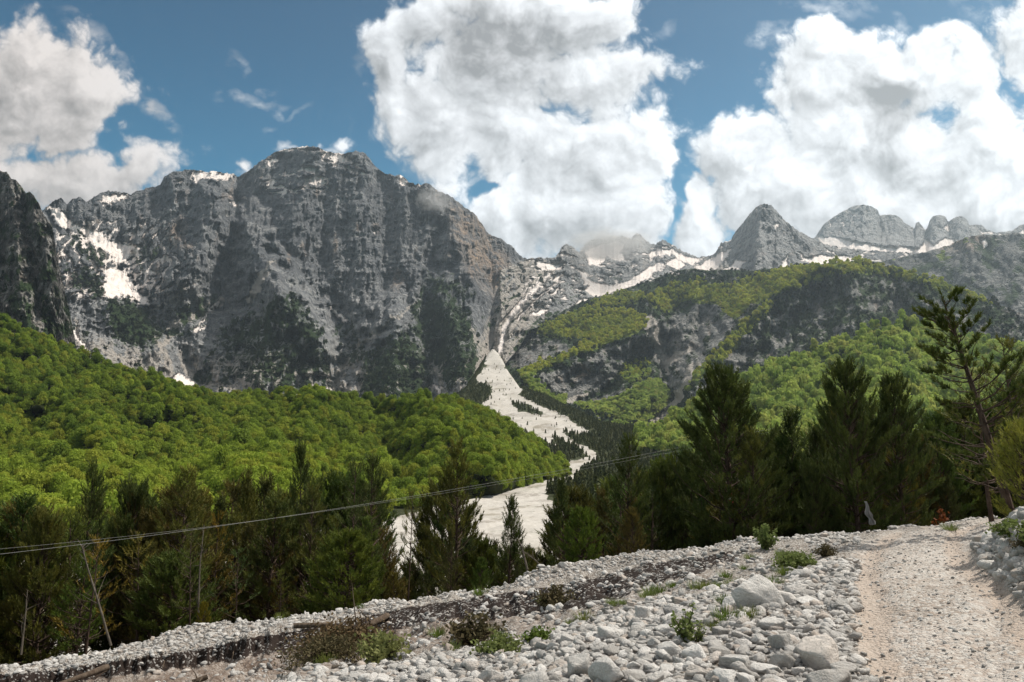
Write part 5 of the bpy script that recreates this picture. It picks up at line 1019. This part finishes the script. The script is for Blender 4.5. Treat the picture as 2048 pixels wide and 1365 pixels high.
# ------------------------------------------------------------------ dead wood, roots, shrubs, grass
def wood(name, label, cat, pts, r0, r1, m, group=None, twigs=0, seed=1, tl=.5, parent=None):
    """pts: (u, v, D) along a stem"""
    rs = np.random.RandomState(seed); P = np.array([at(*p) for p in pts]); n = max(8, len(P) * 5); t = np.linspace(0, 1, n); tp = np.linspace(0, 1, len(P))
    Q = np.stack([np.interp(t, tp, P[:, i]) for i in range(3)], -1); L = np.linalg.norm(P[-1] - P[0]); Q[1:-1] += rs.normal(size=(n - 2, 3)) * L * .003; Q[1:-1] = (Q[:-2] + Q[1:-1] * 2 + Q[2:]) / 4; Q[1:-1] = (Q[:-2] + Q[1:-1] * 2 + Q[2:]) / 4
    paths = [Q]; rad = [r0 + (r1 - r0) * t]
    for i in range(twigs):
        a = rs.uniform(.15, .98); b = np.array([np.interp(a, t, Q[:, j]) for j in range(3)]); d = unit(unit(P[-1] - P[0]) * .7 + rs.normal(size=3) * .6 + np.array([0, 0, .25])); l = tl * rs.uniform(.4, 1.2) * (1.2 - a)
        s = np.linspace(0, 1, 6); paths.append(b + d * (l * s)[:, None] + rs.normal(size=3) * (l * .35 * s ** 2)[:, None]); rad.append((r0 * .22 + .002) * (1 - .8 * s))
    v, f = tubes(paths, rad, 6); o0 = P[0]; me = raw_mesh(name, v - o0, f, None, m, True)
    return tag(link(name, me, None, o0), label, cat, group)
wood('leaning_stem', 'slender whitish stem leaning over the left bank crest', 'dead tree', [(222,1292,19.6),(200,1215,19.8),(180,1150,20),(165,1095,20.2),(155,1080,20.3)], .026, .007, DEADW, None, 20, 3, .45)
wood('dry_sapling', 'thin dry grey sapling near the left edge', 'dead tree', [(42,1310,19.6),(50,1240,19.7),(55,1180,19.8)], .022, .006, DEADW, None, 8, 4, .35)
wood('dead_tree', 'bare dry grey top rising beside the rusty pine', 'dead tree', [(396,1250,20.4),(400,1130,20.6),(408,1050,20.8)], .024, .007, DEADW, None, 18, 5, .4)
wood('dead_tree', 'bare leaning stem in front of the candle pine on the bank top', 'dead tree', [(1055,1140,19.4),(1045,1100,19.6),(1036,1078,19.8)], .03, .01, DEADW, None, 8, 6, .4)
wood('dry_branch', 'dry branched sapling leaning among the bank-top stones', 'dead branch', [(1085,1136,19.3),(1070,1120,19.3),(1048,1104,19.4)], .024, .006, DEADW, None, 9, 7, .45)
wood('fallen_log', 'straight fallen log lying level under the cut edge', 'log', [(588,1252,16.5),(625,1251,16.4),(662,1249,16.4)], .055, .045, ROOTW, None, 0, 8)
wood('fallen_log', 'long broken trunk slanting down the bank through dead brush', 'log', [(775,1232,16.2),(730,1256,15.6),(690,1280,15.0),(640,1310,14.3),(620,1322,14.1)], .07, .018, ROOTW, None, 26, 9, .8)
wood('fallen_log', 'thick root-like log at the bottom left corner of the bank', 'log', [(215,1334,16.4),(185,1346,16.2),(140,1362,15.9),(110,1372,15.8)], .06, .035, ROOTW, None, 3, 10, .5)
wood('fallen_branch', 'pale branch lying on the edge of the cobbles', 'dead branch', [(665,1336,10.3),(700,1333,10.2),(740,1324,10.1)], .035, .02, DEADW, None, 3, 11, .4)
wood('broken_log', 'short broken brown log end at the picture foot', 'log', [(385,1366,14.0),(415,1354,14.0)], .05, .04, ROOTW, None, 4, 12, .3)
rs = np.random.RandomState(31)
for i, (u, v, D, du) in enumerate([(1135,1152,17.6,-12),(1150,1150,17.6,6),(1165,1148,17.7,24),(1172,1150,17.6,34),(1120,1158,17.5,-20),(1190,1150,17.8,30),(1108,1162,17.4,-10),(1060,1168,17.4,-14),(1000,1188,17.3,-10),(960,1198,17.3,8),(930,1204,17.2,-12),(880,1212,17.1,6),(800,1222,17.1,-8),(650,1258,16.9,-8),(560,1272,16.9,-10),(470,1290,16.9,-6),(250,1328,17.1,-40),(235,1330,17.1,-52),(480,1288,16.8,4),(330,1318,17.,-14)]):
    dv = rs.uniform(26, 48); wood('exposed_root', ['thin bare root hanging out of the dark topsoil of the cut', 'thick forked root curling down from the cut edge'][1 if i in (2, 3, 16) else 0], 'root', [(u, v, D), (u + du * .4, v + dv * .45, D - .25), (u + du, v + dv, D - .45)], .022 if i in (2, 3, 16) else .010, .004, ROOTW, 'roots hanging from the cut edge', 5, 200 + i, .4)
# brush: dead twigs with faded needles over the fallen trunk
def bush_mesh(key, seed, r, h, stems, leaves, lsz, lm, sm, droop=0.0, spread=1.0, narrow=1.8):
    rs = np.random.RandomState(seed); paths, rad, C, N = [], [], [], []
    for i in range(stems):
        az = rs.rand() * 6.28; q = rs.rand() ** .6 * spread; s = np.linspace(0, 1, 7); e = np.array([math.cos(az) * q * r, math.sin(az) * q * r, h * (1 - .45 * q) * rs.uniform(.6, 1.1)])
        p = np.stack([e[0] * s ** 1.2, e[1] * s ** 1.2, e[2] * s - droop * h * s ** 3], -1) + rs.normal(size=(7, 3)) * r * .03 * s[:, None]; paths.append(p); rad.append((.006 + .006 * h) * (1 - .8 * s))
        t = rs.uniform(.25, 1.02, leaves); b = np.stack([np.interp(t, s, p[:, j]) for j in range(3)], -1) + rs.normal(size=(leaves, 3)) * r * .11; C.append(b); N.append(unit(rs.normal(size=(leaves, 3)) + [0, 0, .6]))
    co, f = leaf_quads(np.concatenate(C), np.concatenate(N), lsz, rs, flat=narrow); v, fw = tubes(paths, rad, 4)
    return raw_mesh(key + '_foliage', co, f, None, lm, False), raw_mesh(key + '_stems', v, fw, None, sm, True)
SHRUBL = leaf_material('shrub_leaves', (.12, .16, .045, 1), (.19, .22, .07, 1), (.22, .20, .08, 1), .35, 4); MOSS = leaf_material('faded_needles', (.075, .065, .03, 1), (.11, .09, .045, 1), (.12, .07, .035, 1), .2, 4)
RUST = leaf_material('rusty_needles', (.16, .05, .015, 1), (.22, .08, .02, 1), (.2, .06, .02, 1), .3, 4); HERB = leaf_material('herb_leaves', (.08, .125, .02, 1), (.13, .17, .03, 1), (.16, .15, .04, 1), .35, 4)
SH = dict(willow=bush_mesh('willow', 1, .30, .62, 16, 60, .035, SHRUBL, ROOTW), low=bush_mesh('low', 2, .32, .26, 26, 46, .026, SHRUBL, ROOTW), dark=bush_mesh('dark', 3, .26, .22, 26, 34, .02, MOSS, ROOTW),
          brush=bush_mesh('brush', 4, 1.1, .75, 60, 60, .035, MOSS, ROOTW, .5), rusty=bush_mesh('rusty', 5, .3, .6, 5, 26, .04, RUST, ROOTW), herb=bush_mesh('herb', 6, .2, .16, 22, 34, .022, HERB, ROOTW), sprig=bush_mesh('sprig', 7, .13, .36, 6, 34, .022, SHRUBL, ROOTW))
def shrub(kind, u, v, s, label, cat='shrub', D=None, group=None, name='shrub', sz=1.0):
    if D is None: P, D_, ok = on_ground([u], [v]); P = P[0]
    else: x, y, _ = pos(u, D, -1.5); zg = float(ground_xy(np.array([x]), np.array([y]))[0]); P = pos(u, D, zg)
    e = bpy.data.objects.new(name, None); COL.objects.link(e); e.empty_display_size = .2; e.location = (P[0], P[1], P[2] - .02); e.scale = (s, s, s * sz); e.rotation_euler = (0, 0, random.uniform(0, 6.28)); tag(e, label, cat, group)
    link('foliage', SH[kind][0], e); link('stem', SH[kind][1], e); return e
shrub('willow', 1532, 1100, .95, 'young leafy willow shrub standing before the marked pine')
shrub('low', 1590, 1138, 1.0, 'yellow-green low shrub beside the long propped stone'); shrub('low', 1582, 1124, .8, 'small pale shrub just behind the yellow-green one')
shrub('dark', 1654, 1112, .95, 'dark woody tussock shrub at the road edge'); shrub('dark', 940, 1290, 1.7, 'dark uprooted stump tuft on the middle of the bank', 'stump')
shrub('brush', 700, 1300, 1.0, 'heap of dead brush with faded needles on the fallen trunk', 'dead brush'); shrub('brush', 655, 1318, .7, 'smaller clump of dead brush below the long broken trunk', 'dead brush')
shrub('low', 762, 1320, 1.15, 'bright green-yellow shrub at the top of the lower cobbles', sz=1.2); shrub('low', 1004, 1310, .9, 'yellow-green tuft shrub in the middle of the bank foot'); shrub('herb', 1082, 1285, 1.0, 'vivid green little plant among the stones', 'plant', name='plant')
shrub('sprig', 1372, 1285, 1.2, 'lone upright sprig with few leaves among the cobbles', 'sapling', name='sapling'); shrub('sprig', 1390, 1292, .8, 'short crooked sprig beside the upright one', 'sapling', name='sapling')
shrub('rusty', 1886, 1060, 1.3, 'rusty orange dead branch glowing in the dark stand', 'dead branch', D=28.5, name='dead_branch', sz=1.3); shrub('dark', 1105, 1215, 1.6, 'brown dry tussock on the dark soil slope'); shrub('herb', 1345, 1100, 1.6, 'green weeds on the bank top near the white stones', 'plant', name='plant')
shrub('low', 1395, 1096, 1.1, 'pale green weeds on the bank top left of the marked pine', 'plant', name='plant')
for i, (u, v, k, s) in enumerate([(2030,1070,'low',1.3),(2050,1100,'dark',1.2),(2010,1062,'dark',1.1),(2075,1080,'low',1.4)]): shrub(k, u, v, s * .6, ['leafy shrub on top of the right-hand bank', 'dry dark shrub on the face of the right-hand bank', 'dark twiggy shrub where the right-hand bank meets the road', 'wide shrub behind the right-hand bank edge'][i])
def grass_mesh(seed, n, h, w, r):
    rs = np.random.RandomState(seed); az = rs.rand(n) * 6.28; q = rs.rand(n) ** .7 * r; b = np.stack([np.cos(az) * q, np.sin(az) * q, 0 * q], -1); ln = h * rs.uniform(.5, 1.1, n); le = rs.uniform(.1, .75, n)
    tip = b + np.stack([np.cos(az) * le * ln, np.sin(az) * le * ln, ln * (1 - .35 * le)], -1); s = np.stack([-np.sin(az), np.cos(az), 0 * az], -1) * w
    return raw_mesh('grass_tuft', np.stack([b - s, b + s, tip], 1).reshape(-1, 3), np.arange(n * 3).reshape(-1, 3), None, HERB if seed % 2 else SHRUBL, False)
GM = [grass_mesh(k, 110, .15, .004, .09) for k in range(4)]
TU = [(1395,1180),(1415,1180),(1440,1176),(1452,1158),(1466,1170),(1452,1208),(1300,1190),(1318,1186),(1290,1195),(1345,1176),(1230,1212),(1222,1208),(1245,1210),(1425,1262),(1440,1256),(1488,1140),(1500,1120),(1450,1240),(1105,1215),(1090,1208),(1140,1250),(1170,1242),(905,1300),(875,1275),(700,1215),(720,1218),(690,1212),(560,1240),(520,1238),(960,1190),(1500,1235),(1492,1240),(1510,1232),(1200,1120),(1230,1112),(1550,1170),(1610,1120),(1570,1150),(640,1330),(655,1325),(985,1270),(1000,1275),(1560,1112),(1608,1130),(1900,1062)]
rs = np.random.RandomState(8)
for i, (u, v) in enumerate(TU):
    P, D, ok = on_ground([u], [v]); o = link('grass_tuft', GM[i % 4], None, P[0]); s = rs.uniform(.55, 1.15) * (.7 + .03 * D[0]); o.scale = (s * 1.3, s * 1.3, s); o.rotation_euler = (0, 0, rs.rand() * 6)
    tag(o, 'green grass tuft growing between stones ' + ('on the slope under the cut bank' if u < 1260 else 'around the large boulders'), 'grass tuft', 'grass tufts ' + ('on the slope' if u < 1260 else 'around the boulders'))

# ------------------------------------------------------------------ cables, hanging cloth
def cable(label, pts, r):
    P = np.array([at(*p) for p in pts]); n = 60; t = np.linspace(0, 1, n); tp = np.linspace(0, 1, len(P)); c = [np.polyfit(tp, P[:, i], 2 if len(P) > 2 else 1) for i in range(3)]
    Q = np.stack([np.polyval(k, t) for k in c], -1); v, f = tubes([Q], [r], 6); m, T = mat('cable_metal'); finish(T, (.25, .245, .23, 1), .6, spec=.3)
    tag(link('power_cable', raw_mesh('power_cable', v - Q[0], f, None, m, True), None, Q[0]), label, 'cable', 'cables crossing above the pine belt')
cable('upper thin cable crossing in front of the pine belt', [(-420,1132,15),(0,1088,16),(400,1055,17),(780,1012,19),(1000,968,21.5),(1400,893,27),(1520,868,29)], .002)
cable('lower thicker cable crossing in front of the pine belt', [(-420,1150,14.6),(0,1101,15.6),(400,1064,16.6),(760,1005,18.8),(1000,962,21.2),(1400,888,26.8),(1520,862,28.8)], .0028)
def cloth():
    D = 25.2; P0 = at(1712, 1044, D); nr, nc = 22, 12; co = []
    for i in range(nr):
        for j in range(nc):
            s = i / (nr - 1); t = j / (nc - 1) - .5; w = .035 + .10 * (1 - s) ** 1.3 * (1 + .5 * math.sin(s * 17)); fold = .07 * math.sin(t * 17 + s * 3) * (.4 + (1 - s))
            co.append((.30 * (1 - s) * .55 + t * w * 1.5 + .02 * math.sin(s * 9), fold + .03 * math.sin(s * 7 + t * 4), s * .62))
    co = np.array(co); f = [(i * nc + j, i * nc + j + 1, (i + 1) * nc + j + 1, (i + 1) * nc + j) for i in range(nr - 1) for j in range(nc - 1)]
    m, T = mat('white_cloth'); finish(T, (.28, .275, .27, 1), .85, transl=.15)
    me = raw_mesh('hanging_cloth', co - [.1, 0, 0], f, None, m, True); o = tag(link('hanging_cloth', me, None, P0 - np.array([0, .9, 0])), 'torn white cloth hanging from a low branch beside the largest black pine', 'cloth')
    o.modifiers.new('thick', 'SOLIDIFY').thickness = .006
cloth()
